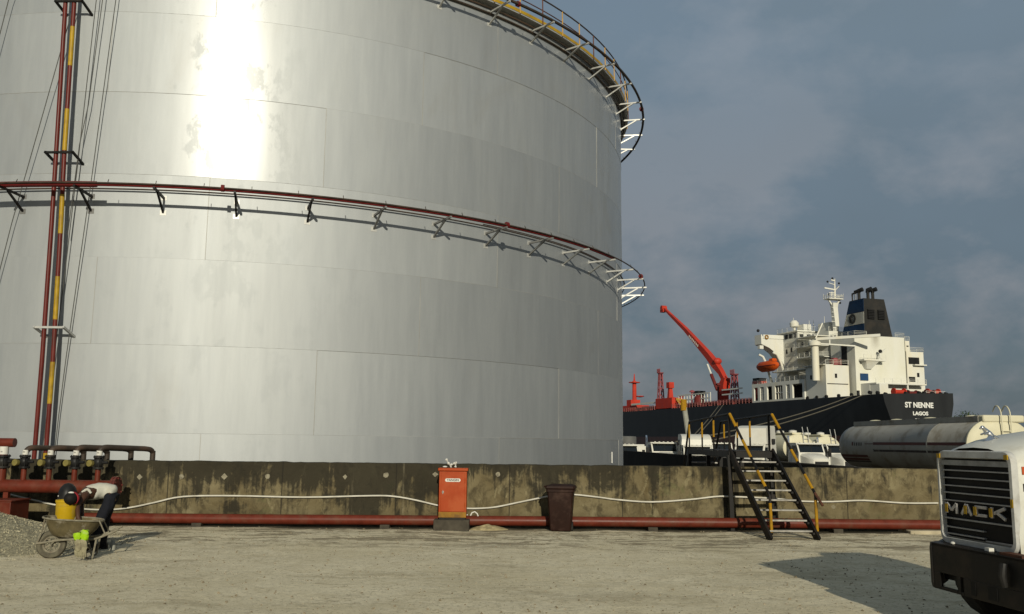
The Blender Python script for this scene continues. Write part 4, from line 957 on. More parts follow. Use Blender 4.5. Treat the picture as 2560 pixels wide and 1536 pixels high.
# rust run below the weld
strip(2.74, 2.90, .95, .12, 'ochre', 'rust_run')
cw = MB(); 
for s in (-1, 1): cw.box(.2, 10.3, s*.62-.02, s*.62+.02, zc+.93, zc+1.14)
for x in (.4, 2.2, 4.0, 5.9, 7.8, 9.3, 10.2): cw.box(x-.03, x+.03, -.60, .60, zc+.93, zc+1.12)
cw.build('spill_rail', M['tanker_grey'], tk, smooth=False)
MB().box(-.10, .55, -.95, .62, zc+.90, zc+1.17).build('rear_coaming', M['tanker_cream'], tk, bevel=.06)
for x in (1.6, 4.6, 7.4, 9.4): MB().lathe([(.28,0),(.28,.12),(.2,.17),(0,.19)], (x,0,zc+1.03)).build('manhole', M['tanker_cream'], tk)
ld = MB()
for s in (-1, 1): ld.tube(smooth_path([V((-.22,-.17+s*.17,1.6)), V((-.22,-.17+s*.17,zc+.95)), V((-.10,-.17+s*.17,zc+1.42)), V((.12,-.17+s*.17,zc+1.50)), V((.30,-.17+s*.17,zc+1.30))], 3), .022, 8)
for k in range(7): ld.bar((-.22,-.34,1.7+.32*k), (-.22,0,1.7+.32*k), .03)
ld.build('ladder', M['tanker_cream'], tk)
MB().box(.1, 10.8, -.5, .5, 1.15, 1.75).build('chassis', M['black'], tk)
MB().box(-.3, -.14, -1.2, 1.2, .75, .95).build('bumper', M['black'], tk)
for x in (1.2, 2.5, 3.8, 9.3):
    for s in (-1, 1): wheel_part(tk, x, s*.95, .52, .5)
for x in (5.1, 7.0): MB().ball((x, 1.13, 1.86), .11, 10, 6).build('valve_cap', M['white_far'], tk)
# low red frame glimpsed under the tanker
# ------------------------------------------------------------------ MACK lorry at the right edge
mk = thing('bonneted_truck', 'white truck front with black grille and bumper at the right edge', 'truck', (4.415, 8.80, 0), math.atan2(-.12, -.993))
W = M['white']
# local x forward, local y = truck's left (towards the camera)
def hs(x, w, zt, zb, r=.13):
    return [V((x,-w-.02,zb)), V((x,-w,zb+(zt-zb)*.5)), V((x,-w+.01,zt-r)), V((x,-w+.04,zt-r*.4)), V((x,-w+r,zt-.005)), V((x,-w*.4,zt+.045)), V((x,0,zt+.055)), V((x,w*.4,zt+.045)), V((x,w-r,zt-.005)), V((x,w-.04,zt-r*.4)), V((x,w-.01,zt-r)), V((x,w,zb+(zt-zb)*.5)), V((x,w+.02,zb))]
b = MB(); b.loft([hs(-.028,.570,1.745,.80), hs(-.10,.578,1.785,.80), hs(-.22,.595,1.825,.80), hs(-.5,.63,1.885,.80), hs(-.95,.68,1.95,.82), hs(-1.45,.74,2.02,.84)], caps=False); hood = b.build('bonnet', W, mk, angle=40)
# front surround: frame with rounded corners round the grille opening
def rrect(hw, z0, z1, r, x, n=5, ht=None):
    o = []
    for cy_, cz_, a0 in ((hw-r, z1-r, 0), (-hw+r, z1-r, 90), (-hw+r, z0+r, 180), (hw-r, z0+r, 270)):
        for k in range(n+1):
            a = R_(a0+90*k/n); o.append(V((x, cy_+r*math.cos(a), cz_+r*math.sin(a))))
    return o
sur = MB(); sur.loft([rrect(.575,.86,1.765,.10,-.06), rrect(.580,.855,1.77,.10,-.03), rrect(.570,.865,1.76,.10,.0), rrect(.538,.915,1.70,.06,.004), rrect(.530,.922,1.69,.05,-.05)], caps=False)
srr = sur.build('grille_surround', paint('grey_white_surround', (.42,.42,.40), .5, var=.15, scale=5, dirt=(.22,.20,.16), damt=.5, dscale=7), mk, angle=50)
g = MB(); g.loft([rrect(.545,.90,1.72,.05,-.09), rrect(.545,.90,1.72,.05,-.055)]); gr = g.build('grille', M['grille_black'], mk)
bars = MB()
for z in (1.575, 1.50, 1.425, 1.355, 1.28): bars.box(-.052, -.022, -.53, .53, z-.006, z+.006)
bars.box(-.052, -.022, -.53, .53, 1.098, 1.112)
for z in (1.02, .955): bars.box(-.052, -.022, -.505, .09, z-.006, z+.006)
bars.bar((-.035, -.50, .895+.03), (-.03, -.02, .80+.03+.0), .014, .03); bars.bar((-.035, .10, .925), (-.035, .50, .93), .014, .03)
bars.build('grille_bar', paint('grey_grille_bar', (.30,.30,.30), .4, .3, var=.2, scale=7), gr, smooth=False)
MB().box(-.052, -.018, -.53, .53, 1.625, 1.675).build('grille_header', paint('scuffed_header', (.25,.25,.24), .5, var=.3, scale=9), gr)
MB().box(-.05, -.02, -.50, .50, .905, .93).build('grille_sill', paint('dull_sill', (.12,.11,.09), .6, var=.3, scale=9), gr)
# heavy slab lettering
lm = paint('worn_chrome_letter', (.42,.40,.38), .4, .3, var=.25, scale=12)
def letter(strokes, y0, w, z0, h, mir=1):
    m2 = MB()
    for (x1, t1, x2, t2, th) in strokes:
        m2.bar((-.010, y0 + x1*w, z0 + t1*h), (-.010, y0 + x2*w, z0 + t2*h), .030, th*h, up=(1,0,0)) if False else m2.bar((-.012, y0+x1*w, z0+t1*h), (-.012, y0+x2*w, z0+t2*h), th*h, .018, up=(1,0,0))
    return m2
MK = {'M': [(.0,0,.0,1,.30),(1,0,1,1,.30),(.02,.95,.5,.30,.30),(.98,.95,.5,.30,.30)], 'A': [(0,0,.46,1,.30),(1,0,.54,1,.30),(.25,.32,.75,.32,.26)],
      'C': [(.08,0,.08,1,.34),(.05,.13,1,.13,.28),(.05,.87,1,.87,.28)], 'K': [(.05,0,.05,1,.34),(.18,.45,1,1,.30),(.35,.62,1,.0,.30)]}
# viewed from the front, left to right = far side (-y) to near side (+y)
for ch, y0, w in (('M',-.455,.16), ('A',-.215,.155), ('C',.0,.17), ('K',.235,.20)):
    lt_ = letter(MK[ch], y0, w, 1.155, .10).build('letter', lm, gr, smooth=False, bevel=.004)
    yy = y0 + (.012 if ch != 'A' else w*.5); MB().box(.004, .007, yy-.022, yy+.022, 1.165, 1.245).build('amber_sticker', M['amber'], lt_, smooth=False)
for y, z in ((-.525,1.715),(.515,1.715)): MB().box(.002, .012, y-.025, y+.025, z-.022, z+.022).build('reflector', M['amber'], mk, smooth=False)
MB().box(-.012, .006, .535, .566, 1.27, 1.345).build('reflector', M['amber'], mk, smooth=False)
# chrome ornament on the bonnet
orn = MB(); orn.loft([[V((-.22+x, y, 1.862+z)) for x, y in ((.085,0),(.03,.045),(-.07,.04),(-.085,0),(-.07,-.04),(.03,-.045))] for z in (0, .01)] + [[V((-.22+x, y, 1.862+z)) for x, y in ((.04,0),(.015,.025),(-.02,.02),(-.03,0),(-.02,-.02),(.015,-.025))] for z in (.075, .09)])
orn.tube([V((-.25,0,1.925)), V((-.20,0,1.965)), V((-.14,0,2.01)), V((-.11,0,2.04))], [.024,.034,.030,.022], 10)
orn.ball((-.105,0,2.045), (.030,.026,.024), 10, 6); orn.ball((-.075,0,2.030), (.016,.016,.014), 8, 5)
for s in (-1, 1): orn.tube([V((-.17,s*.028,1.98)), V((-.12,s*.04,1.955)), V((-.10,s*.04,1.95))], [.014,.012,.012], 7); orn.tube([V((-.25,s*.03,1.93)), V((-.30,s*.045,1.90)), V((-.31,s*.045,1.875))], [.017,.013,.012], 7)
o0 = V((-.22,0,1.862)); orn.v = [o0 + (p_-o0)*.72 for p_ in orn.v]; orn.build('bonnet_ornament', M['chrome'], mk)
# side stripes and lettering on the near side
HWX = [(.028,.570),(.10,.578),(.22,.595),(.5,.63),(.95,.68),(1.45,.74)]
def hw_at(d):
    for (a, wa), (b_, wb) in zip(HWX, HWX[1:]):
        if d <= b_: return wa + (wb-wa)*(d-a)/(b_-a)
    return HWX[-1][1]
def side_patch(x0, x1, z0, z1, name, m_):
    ds = [-x0] + [d for d, _ in HWX if -x0 < d < -x1] + [-x1]; m2 = MB(); vs = []
    for d in ds:
        y = hw_at(d) + .002
        vs += [V((-d, y, z0)), V((-d, y-.004, z1)), V((-d, y-.006, z0)), V((-d, y-.010, z1))]
    m2.add(vs, [f for i in range(len(ds)-1) for f in ((4*i,4*i+4,4*i+5,4*i+1),(4*i+2,4*i+3,4*i+7,4*i+6),(4*i+1,4*i+5,4*i+7,4*i+3),(4*i,4*i+2,4*i+6,4*i+4))] + [(0,1,3,2)]); return m2.build(name, m_, hood, smooth=False)
side_patch(-.10, -1.40, 1.565, 1.635, 'orange_stripe', M['stripe_orange']); side_patch(-.10, -1.40, 1.415, 1.485, 'black_stripe', M['stripe_black'])
text_obj('lettering', 'P', .12, M['letters_black'], frame((-.235,hw_at(.235)+.010,1.335), (-.993,.115,0), (0,0,1)), hood, .003, bold=.004)
for s in (-1, 1):
    # wings, lamps
    f = MB(); prof = [(-.12,.78),(-.10,1.05),(-.16,1.17),(-.45,1.25),(-.95,1.28),(-1.45,1.16),(-1.55,.80)]
    f.loft([[V((x - .10*k*k, s*(.62+.50*k), z - .05*k*k)) for x, z in prof] for k in (0,.35,.7,.95,1.0)]); f.M = None; f.v = [p_ + V((-.30,0,0)) for p_ in f.v]; f.build('wing', W, mk, angle=40)
    MB().box(-.40, -.36, s*.87-.15, s*.87+.15, .90, 1.10).build('headlamp', M['headlamp'], mk, bevel=.015)
    wheel_part(mk, -.95, s*1.0, .50, .29)
    for x in (-4.6, -5.9): wheel_part(mk, x, s*.95, .5, .52)
MB().box(-.26, -.10, -.665, -.60, .98, 1.235).build('lamp_pod', M['black'], mk, bevel=.01); MB().box(-.28, -.09, -.675, -.595, 1.237, 1.30).build('lamp_cap', W, mk, bevel=.01)
# bumper: folded black steel with tow cut-outs
bp = MB(); top_z, bot_z = .86, .42
secs = [(-.30,-.99,0),(-.02,-.66,0),(.115,-.58,0),(.13,-.52,0),(.13,.60,0),(.11,1.02,0),(-.02,1.16,0),(-.22,1.20,0)]
def wallstrip(z0, z1, a, b_):
    o = []
    for i in range(len(secs)):
        o.append(secs[i])
    return o
fr = []
for x, y, _ in secs: fr.append([V((x,y,bot_z+.0)), V((x+.012,y,bot_z+.05)), V((x+.012,y,top_z-.05)), V((x,y,top_z)), V((x-.10,y*.97,top_z)), V((x-.10,y*.97,top_z-.03)), V((x-.012,y*.99,top_z-.05)), V((x-.012,y*.99,bot_z))])
# main sheet, with the far tow opening left open
lo = [i for i in range(len(secs))]
bp.loft(fr[:4]); 
def seg(y0, y1, z0, z1): bp.box(.105, .135, y0, y1, z0, z1)
seg(-.52, 1.02, .585, top_z); bp.box(.0, .135, -.52, 1.02, top_z-.03, top_z+.002); seg(-.52,-.40, bot_z, .585); seg(-.40,-.13,bot_z,.455); seg(-.13,-.075,bot_z,.585); seg(-.03,1.02,bot_z,.585); seg(-.075,-.03,bot_z,.45)
bp.loft(fr[5:])
bp.build('bumper', M['black_steel'], mk, smooth=False, bevel=.006)
for y, w_ in ((.12,.07),(.40,.13)): MB().box(.1355, .140, y-w_/2, y+w_/2, .45, .57).build('bumper_slot', M['grille_black'], mk, smooth=False)
MB().tube([V((.17,.62,.80)), V((.19,.62,.70)), V((.17,.62,.60))], [.03,.035,.025], 10).build('tow_hook', M['black'], mk)
MB().box(.02, .12, .50, .80, .862, .885).build('bumper_plate', M['brown_rust'], mk)
MB().ball((.05,-.30,.875), (.02,.026,.016), 8, 5).build('bolt_cap', M['sticker'], mk); MB().box(.02,.07,.22,.285,.863,.892).build('bracket', M['sticker'], mk)
MB().box(-1.6, .06, -.45, .45, .52, .80).build('chassis', M['black'], mk); MB().box(-7.0, -1.61, -.42, .42, .55, .82).build('chassis_rail', M['black'], mk)
MB().box(-.14,.10,-.52,.56,.72,.855).build('grille_valance', M['black'], mk)
cwl = MB(); cwl.loft([[V((x,-w,.82)), V((x,-w,z-.12)), V((x,-w+.12,z)), V((x,w-.12,z)), V((x,w,z-.12)), V((x,w,.82))] for x, w, z in ((-1.46,.86,2.03),(-1.6,1.0,2.08),(-2.35,1.02,2.08),(-2.45,.98,2.02))]); cwl.build('cowl', W, mk, angle=40)
# ------------------------------------------------------------------ the ship alongside the quay
SA = math.atan2(.958, -.287)
ship = thing('tanker_ship', 'black hulled tanker ship with white bridge tower and red deck crane', 'ship', (86.7, 212.0, 0), SA)
def L(u, v, w): return V((u, -v, w))
SW = M['ship_white']
def sbox(m_, u0, u1, v0, v1, w0, w1): return m_.box(u0, u1, -v1, -v0, w0, w1)
lev = [-4, 1, 4.3, 8.5, 12, 14.0]
stn = {0: ([8,5.6,3.8,1.7,.4,.0], [12.5,15,17,19.2,20,20]), 6: ([6.6,4.2,2.6,1.0,.2,0], [17,20,22,23,23.6,23.8]), 14: ([4.2,2.4,1.2,.4,.05,0], [24,26.5,27.6,28,28.2,28.3]), 24: ([2.2,1,.4,.1,0,0], [29,31,31.7,32,32,32]),
       40: ([.6,.1,0,0,0,0], [32]*6), 150: ([0,0,0,0,0,0], [32]*6), 165: ([4,3.2,2.6,2,1.5,1.2], [28,29,29.4,30,30.5,30.8]), 180: ([13,12,11,9.5,8,7], [19,20,21,22.5,24,25])}
rings = []
for u in sorted(stn):
    pv, sv_ = stn[u]; k = .25 if u <= 6 else 0
    rings.append([L(u,v,w) for v, w in zip(pv, lev)] + [L(u, sv_[-1], 14.0+k*2.4)] + [L(u,v,w) for v, w in list(zip(sv_, lev))[::-1][1:]])
hull = MB().loft(rings).build('hull', M['hull'], ship, angle=28)
# lettering on the transom plane (follows its slight rake: port corner in, starboard out)
fwd, right, up = V((1,0,0)), V((0,-1,0)), V((0,0,1))
def tr_text(nm, s, size, v, w, bold, sx=1.0):
    return text_obj(nm, s, size, M['letters_white'], frame(L(-.06, v, w), (0,-1,0), (0,0,1)), hull, .03, bold=bold, sx=sx)
tr_text('ship_name', 'ST NENNE', 1.72, 10.0, 11.50, .06, 1.0); tr_text('home_port', 'LAGOS', 1.18, 10.25, 9.55, .05, 1.16); tr_text('hull_number', 'IMO 9', .85, 10.2, 8.05, .03, 1.4)
dk = MB(); dk.prism_z([(2,-1.5),(2,-18.5),(8,-22.5),(16,-27),(26,-31),(150,-31),(165,-29),(176,-23),(176,-9),(160,-2),(150,-1)], 13.2, 13.6); dk.build('deck', M['ship_maroon'], ship, smooth=False)
# poop side house with openings
ph = MB(); sbox(ph, 30.7, 56, 3.2, 26, 13.6, 19.3); ph.build('poop_house', SW, ship, smooth=False)
sc_ = MB(); sbox(sc_, 30.7, 56.5, .05, 3.19, 18.3, 19.35); sbox(sc_, 30.7, 56.5, .05, .35, 13.9, 14.5)
cols = [(30.7,31.6),(36.2,37.4),(39.2,40.9),(44.6,46.1),(48.6,50.2),(52.2,53.4),(55.4,56.5)]
for a, b in cols: sbox(sc_, a, b, .05, .55, 14.5, 18.3)
sc_.build('side_screen', SW, ship, smooth=False)
lat = MB()
for a, b in ((37.4,39.2),(40.9,44.6),(50.2,52.2)):
    for k in range(1, 3): sbox(lat, a+(b-a)*k/3-.12, a+(b-a)*k/3+.12, .25, .45, 14.5, 18.3)
    sbox(lat, a, b, .25, .45, 16.2, 16.5)
lat.build('window_lattice', SW, ship, smooth=False)
sh_ = MB(); sbox(sh_, 31.6, 55.4, 3.05, 3.18, 14.0, 18.2); sh_.build('screen_recess', M['ship_dark'], ship, smooth=False)
# main tower, bridge and wing
tw = MB(); sbox(tw, 40.7, 51, 5, 27, 19.3, 31.2); twr = tw.build('bridge_tower', SW, ship, smooth=False)
br = MB(); sbox(br, 41.6, 50.5, 6.0, 26, 31.2, 33.6); sbox(br, 41.2, 51.4, 5.6, 26.4, 33.6, 34.0); br.build('wheelhouse', SW, ship, smooth=False)
bws = [(50.51,50.6,6.4,25.6,32.0,33.2)] + [(u-.7,u+.7,5.9,5.99,32.0,33.2) for u in (43,45,47,49)] + [(41.5,41.59,v-.6,v+.6,32.1,32.9) for v in (7.2,9.6)]
for q_ in bws:
    m2 = MB(); sbox(m2, *q_); m2.build('wheelhouse_window', M['ship_dark'], ship, smooth=False)
wg = MB()   # wing: solid bracket tapering to the tip
prof = [(5.0,31.9),(5.0,24.5),(3.9,26.2),(2.3,28.0),(.3,29.3),(-2.2,30.3),(-2.2,33.0),(-1.9,33.0),(-1.6,31.9)]
wg.add([L(47.2,v,w) for v, w in prof] + [L(50.6,v,w) for v, w in prof], [tuple(range(len(prof)))[::-1], tuple(range(len(prof),2*len(prof)))] + [(i,(i+1)%len(prof),(i+1)%len(prof)+len(prof),i+len(prof)) for i in range(len(prof))])
sbox(wg, 47.0, 47.15, -1.6, 5, 31.9, 33.0); sbox(wg, 50.65, 50.8, -1.6, 5, 31.9, 33.0); sbox(wg, 47.4, 48.6, -2.6, -1.4, 28.9, 29.9)
wg.build('bridge_wing', SW, ship, smooth=False)
MB().lathe([(.30,-.12),(.62,-.12),(.62,.12),(.30,.12),(.30,-.12)], L(46.9,-.6,32.3), (1,0,0), 16).build('lifebuoy', M['ochre'], ship)
MB().ball(L(49,-2.0,34.3), .45, 8, 6).build('wing_lamp', M['ship_dark'], ship)
def win(u0, u1, v0, v1, w0, w1, nm='window', m_='ship_dark'):
    m2 = MB(); sbox(m2, u0, u1, v0, v1, w0, w1); return m2.build(nm, M[m_], ship, smooth=False)
for u, w in ((43.2,28.5),(45.6,28.2),(49.5,28.6)): win(u-.3, u+.3, 4.9, 4.99, w-.65, w+.65)
for v, w in ((7.0,30.1),(8.2,27.6)): win(40.6, 40.69, v-.5, v+.5, w-.35, w+.35)
# aft lower house and links between tower and casing
ab = MB(); sbox(ab, 22, 30.65, .6, 7.6, 13.6, 22.5); ab.build('aft_house', SW, ship, smooth=False)
md = MB(); sbox(md, 30.9, 40.6, 5.6, 20, 19.3, 21.4); sbox(md, 31.5, 40.6, 8.5, 20, 21.5, 28.6); sbox(md, 33.0, 40.6, 10.0, 22, 28.7, 33.0); sbox(md, 34, 39, 11, 14, 33.0, 35.6); md.build('mid_house', SW, ship, smooth=False)
ov = MB()
for w in (25.6, 28.6, 31.2):
    sbox(ov, 31.0, 40.4, 3.9, 9.0, w, w+.22)
sbox(ov, 30.0, 46, .3, 5.0, 22.0, 22.25); sbox(ov, 22.0, 31, -.1, 3, 22.52, 22.7)
ov.build('deck_overhang', SW, ship, smooth=False)
win(21.9, 21.99, 3.28, 3.92, 19.2, 20.3)
for u in (25.3, 28.3): win(u-.3, u+.3, .5, .59, 19.1, 20.2)
for v, w in ((11.5,24.5),(13.5,24.5)): win(31.4, 31.49, v-.9, v+.9, w-1, w+1)
for v, w in ((10.8,31.4),(11.9,31.5)): win(32.9, 32.99, v-.3, v+.3, w-.3, w+.3)
for v, w in ((9.3,22.6),(10.2,26.5),(12.4,26.6)): win(31.4, 31.49, v-.28, v+.28, w-.5, w+.5)
win(21.9, 21.99, .9, 7.2, 17.55, 17.75, 'rubbing_strake')
# engine casing with the tall black doorway, funnel
cs = MB(); sbox(cs, 20, 30, 8.2, 23.7, 13.6, 30.3); sbox(cs, 30, 40.65, 20.05, 26, 13.6, 27); cas = cs.build('engine_casing', M['casing'], ship, smooth=False)
dd = MB(); sbox(dd, 23.2, 25.4, 8.1, 8.19, 18.5, 28.2); dd.build('casing_doorway', M['ship_dark'], ship, smooth=False)
fn = MB(); fb = [(21,12.1),(21,20.9),(30.5,20.9),(30.5,12.1)]; ft = [(21,12.4),(21,18.8),(26.8,18.4),(26.8,12.4)]
fn.add([L(u,v,30.3) for u, v in fb] + [L(u,v,40.4) for u, v in ft], [(0,1,2,3),(4,7,6,5),(0,4,5,1),(1,5,6,2),(2,6,7,3),(3,7,4,0)]); fun = fn.build('funnel', M['ship_funnel'], ship, smooth=False)
def fside(f0, f1, m_, nm, e=.06):   # band on the port side
    def P(f, u_side): 
        b = V((fb[0][0] if u_side == 0 else fb[3][0], 0, 0)); a0 = L(*fb[0],30.3).lerp(L(*ft[0],40.4), f) if u_side == 0 else L(*fb[3],30.3).lerp(L(*ft[3],40.4), f)
        return a0 + V((0, e, 0))
    m2 = MB(); A = [P(f0,0), P(f0,1), P(f1,1), P(f1,0)]; m2.add(A + [a - V((0,.05,0)) for a in A], [(0,1,2,3),(3,2,1,0),(0,4,5,1),(1,5,6,2),(2,6,7,3),(3,7,4,0)]); return m2.build(nm, M[m_], fun, smooth=False)
fside(.02,.33,'ship_blue','funnel_band'); bandw = fside(.34,.645,'ship_white','funnel_band'); fside(.655,.985,'ship_blue','funnel_band')
em = MB(); em.lathe([(.75,-.05),(1.35,-.05),(1.35,.05),(.75,.05),(.75,-.05)], L(25.5,12.05,35.4), (0,1,0), 24); em.bar(L(25.5,12.0,34.6), L(26.1,12.0,35.9), .25); em.build('funnel_emblem', M['ship_funnel'], fun)
for v in (14.3, 17.5):
    lv_ = MB()
    for k in range(6): sbox(lv_, 20.55, 20.95, v-1.0, v+1.0, 35.0+.42*k, 35.26+.42*k)
    sbox(lv_, 20.8, 21.3, v-1.02, v+1.02, 34.9, 37.5)
    lv_.build('louvre', M['ship_dark'], fun, smooth=False)
for i, (u, v, h_, r) in enumerate(((25.6,13.4,2.5,.42),(25.0,14.1,2.8,.5),(23.6,15.9,2.6,.45),(24.6,16.6,3.0,.55),(23.4,17.2,2.8,.5),(26.2,12.9,2.0,.22))):
    MB().cyl(L(u,v,40.2), L(u,v,40.4+h_-.6), r*.8, 10).build('exhaust_pipe', M['chrome'] if i in (0,3) else M['ship_funnel'], fun)
    MB().tube([L(u,v,40.4+h_-.7), L(u,v,40.4+h_-.1), L(u-1.0,v+.5,40.4+h_+.15)], [r,r*1.15,r*1.2], 10).build('exhaust_cowl', M['ship_dark'], fun)
# starboard blocks
sb = MB(); sbox(sb, 22, 34, 25.6, 27.0, 26.9, 29.8); sbox(sb, 22, 36, 25.8, 31.3, 13.6, 26.9); sbox(sb, 21.0, 22, 27.6, 31.4, 23.2, 23.5); sb.build('starboard_house', SW, ship, smooth=False)
win(21.9,21.99,26.4,29.8,23.6,25.4); win(21.9,21.99,28.9,29.6,20.2,21.3); win(21.9,21.99,26.2,28.2,18.9,20.2); win(21.9,21.99,26.0,26.6,28.2,28.5)
pd = MB(); sbox(pd, 14.0, 20, 9.5, 24.8, 17.4, 17.75); sbox(pd, 14.2, 14.5, 10, 10.5, 13.6, 17.4); sbox(pd, 14.2, 14.5, 19, 19.4, 13.6, 17.4); sbox(pd, 16.5, 21.9, 9.5, 26.5, 13.6, 17.39); sbox(pd, 13.0, 16.4, 9.6, 12.2, 13.6, 17.39)
pd.build('poop_deck', SW, ship, smooth=False)
win(16.42,16.5,12.6,14.0,14.2,16.6,'poop_opening'); win(16.42,16.5,19.6,20.6,15.0,16.2,'poop_opening'); win(16.42,16.5,17.2,18.2,15.2,16.2,'poop_opening')
# railings
def rail(pts, name='railing', m_='ship_white', h=1.15, step=2.2, r=.055):
    b = MB(); pts = [V(p) for p in pts]
    for a, c in zip(pts, pts[1:]):
        for z in (h, h*.66, h*.33): b.bar(a+V((0,0,z)), c+V((0,0,z)), r)
        n = max(1, int((c-a).length/step))
        for i in range(n+1): q = a.lerp(c, i/n); b.bar(q, q+V((0,0,h)), r*1.3)
    return b.build(name, M[m_], ship, smooth=False)
rail([L(20,8.2,30.3), L(20,12,30.3)]); rail([L(20,20.9,30.3), L(20,23.7,30.3), L(28,23.7,30.3)]); rail([L(20,8.2,30.3), L(30,8.2,30.3)])
rail([L(22,27,26.9), L(22,31.3,26.9), L(34,31.3,26.9)]); rail([L(22,25.6,29.8), L(22,27,29.8)])
rail([L(14.1,9.5,17.75), L(14.1,24.8,17.75)]); rail([L(22,.6,22.7), L(22,7.6,22.7)]); rail([L(31,.4,22.25), L(46,.4,22.25)]); rail([L(31,5,19.35), L(56,.3,19.35)]); rail([L(30.8,.3,19.35), L(56,.3,19.35)])
rail([L(41.2,5.7,34), L(41.2,26,34)]); rail([L(51.2,5.7,34), L(41.2,5.7,34)]); rail([L(33,10,33.0), L(33,20,33.0)])
rail([L(31.0,3.9,25.8), L(40.4,3.9,25.8)]); rail([L(31.0,3.9,25.8), L(31.0,9,25.8)]); rail([L(31.0,3.9,28.8), L(40.4,3.9,28.8)]); rail([L(31.0,3.9,31.4), L(40.4,3.9,31.4)])
rail([L(56.5,.1,14), L(108,.1,14)], m_='ship_pink', h=1.5, step=1.8, r=.10); rail([L(122,.1,14), L(165,1.2,14)], m_='ship_pink', h=1.5, step=1.8, r=.12)
rail([L(2,19.5,14.1), L(2,14,14.1)], h=1.0)
# radar mast
ms = MB(); ms.loft([[L(31+a,11.0+b,34.0) for a, b in ((-1.0,-.9),(-1.0,.9),(1.0,.9),(1.0,-.9))], [L(31+a,10.6+b,40.5) for a, b in ((-.9,-1.1),(-.9,1.1),(.9,1.1),(.9,-1.1))], [L(31+a,10.6+b,42.0) for a, b in ((-1.2,-1.3),(-1.2,1.3),(1.2,1.3),(1.2,-1.3))]])
for s in (-1, 1): ms.bar(L(31,10.6+s*1.0,41.3), L(31,10.6+s*2.9,43.3), .5)
sbox(ms, 29.2, 33.2, 7.2, 13.9, 43.2, 43.55); ms.tube([L(31,11.2,43.5), L(31,11.3,48.2), L(31,11.5,50.6)], [.42,.30,.10], 8)
ms.tube([L(31,9.6,43.5), L(31,9.7,45.8)], .28, 8); ms.bar(L(30.6,5.9,47.0), L(30.6,10.8,46.6), .45); ms.bar(L(30.8,8.2,45.4), L(30.8,11.4,45.6), .25); ms.bar(L(31,11.3,46.4), L(31,13.4,48.0), .2); ms.bar(L(31,8.6,48.9), L(31,11.4,48.4), .22); ms.bar(L(31,9.6,50.0), L(31,11.4,49.8), .4)
for k in range(4): ms.bar(L(30.2,10.5-2.1+.2*k,35.6+1.6*k), L(30.2,10.2,35.5+1.6*k), .16)
SQ = lambda p: V((31+(p.x-31)*.66, -10.6+(p.y+10.6)*.66, 34+(p.z-34)*.80)) if p.z > 34.05 else V((31+(p.x-31)*.66, -10.8+(p.y+10.8)*.66, p.z))
ms.v = [SQ(p) for p in ms.v]; ms.build('radar_mast', SW, ship, smooth=False)
for (v, w) in ((7.9,49.3),(10.3,50.6),(13.4,49.0),(8.3,44.9),(13.6,42.2)): MB().ball(SQ(L(31,v,w)), .30, 8, 5).build('signal_lamp', M['ship_dark'], ship)
b = MB()
for p_, q_ in (((29.2,7.2),(29.2,13.9)),((29.2,7.2),(33.2,7.2)),((29.2,13.9),(33.2,13.9))):
    for z in (44.6, 44.1): b.bar(L(*p_,z), L(*q_,z), .12)
    for i in range(4): f = i/3; b.bar(L(p_[0]+(q_[0]-p_[0])*f, p_[1]+(q_[1]-p_[1])*f, 43.5), L(p_[0]+(q_[0]-p_[0])*f, p_[1]+(q_[1]-p_[1])*f, 44.7+.5*(i%2)), .14)
b.v = [SQ(p) for p in b.v]; b.build('mast_platform_rail', SW, ship, smooth=False)
for u, v, w0, w1 in ((47,8.5,34,38.3),(44,13,34,37.5),(43,16,34,38.6),(42,10.2,34,37.0)): MB().tube([L(u,v,w0), L(u,v,w1)], [.14,.05], 6).build('aerial', SW, ship)
MB().lathe([(.35,0),(.35,1.2),(1.2,1.5),(1.3,2.6),(.7,3.3),(0,3.4)], L(46,8.0,34), n=14).build('radome', SW, ship)
MB().box(43, 46, -11.5, -9, 34, 36.0).build('roof_locker', SW, ship)
# provision crane beside the casing
pc = MB(); pc.tube([L(24.5,-.6,18.5), L(24.5,-.6,27.6)], .95, 14); pc.lathe([(.95,0),(1.6,.1),(1.6,.9),(.9,1.5)], L(24.5,-.6,27.5), n=14); pc.bar(L(23.9,-.6,29.3), L(13.0,10.6,29.6), .7, .7); pc.bar(L(24.5,-.6,29.0), L(24.0,1.6,33.6), .3)
pc.bar(L(24.5,-.4,28.2), L(19.6,8.0,27.4), .8, .35)
pc.build('provision_crane', SW, ship); 
pl_ = MB(); sbox(pl_, 17.8, 20, 9.2, 16.0, 23.6, 24.0); pl_.loft([[L(19.95,9.6,23.6), L(19.95,14.5,23.6), L(18.0,14.0,23.6), L(18.0,10,23.6)], [L(19.98,10.8,21.6), L(19.98,13,21.6), L(19.5,12.6,21.6), L(19.5,11.2,21.6)]]); pl_.bar(L(18.6,14.4,24), L(18.6,14.8,26.0), .35); pl_.bar(L(18.6,14.8,25.6), L(18.6,16.6,26.9), .25)
pl_.build('casing_platform', SW, ship, smooth=False); rail([L(17.9,9.2,24), L(17.9,16,24)])
MB().ball(L(18.5,14.8,26.2), .5, 8, 5).build('floodlight', M['ship_dark'], ship)
rd = MB(); sbox(rd, 24.5, 27, 5.4, 7.4, 22.7, 24.4); rd.build('red_locker', M['ship_maroon'], ship); rd = MB(); sbox(rd, 23.2, 24.3, 4.0, 5.2, 22.7, 24.5); rd.build('red_locker', M['ship_lattice'], ship)
sg = MB(); sbox(sg, 19.8, 19.95, 9.4, 11.8, 18.6, 20.4); sg.build('blue_hatch', M['ship_blue'], ship)
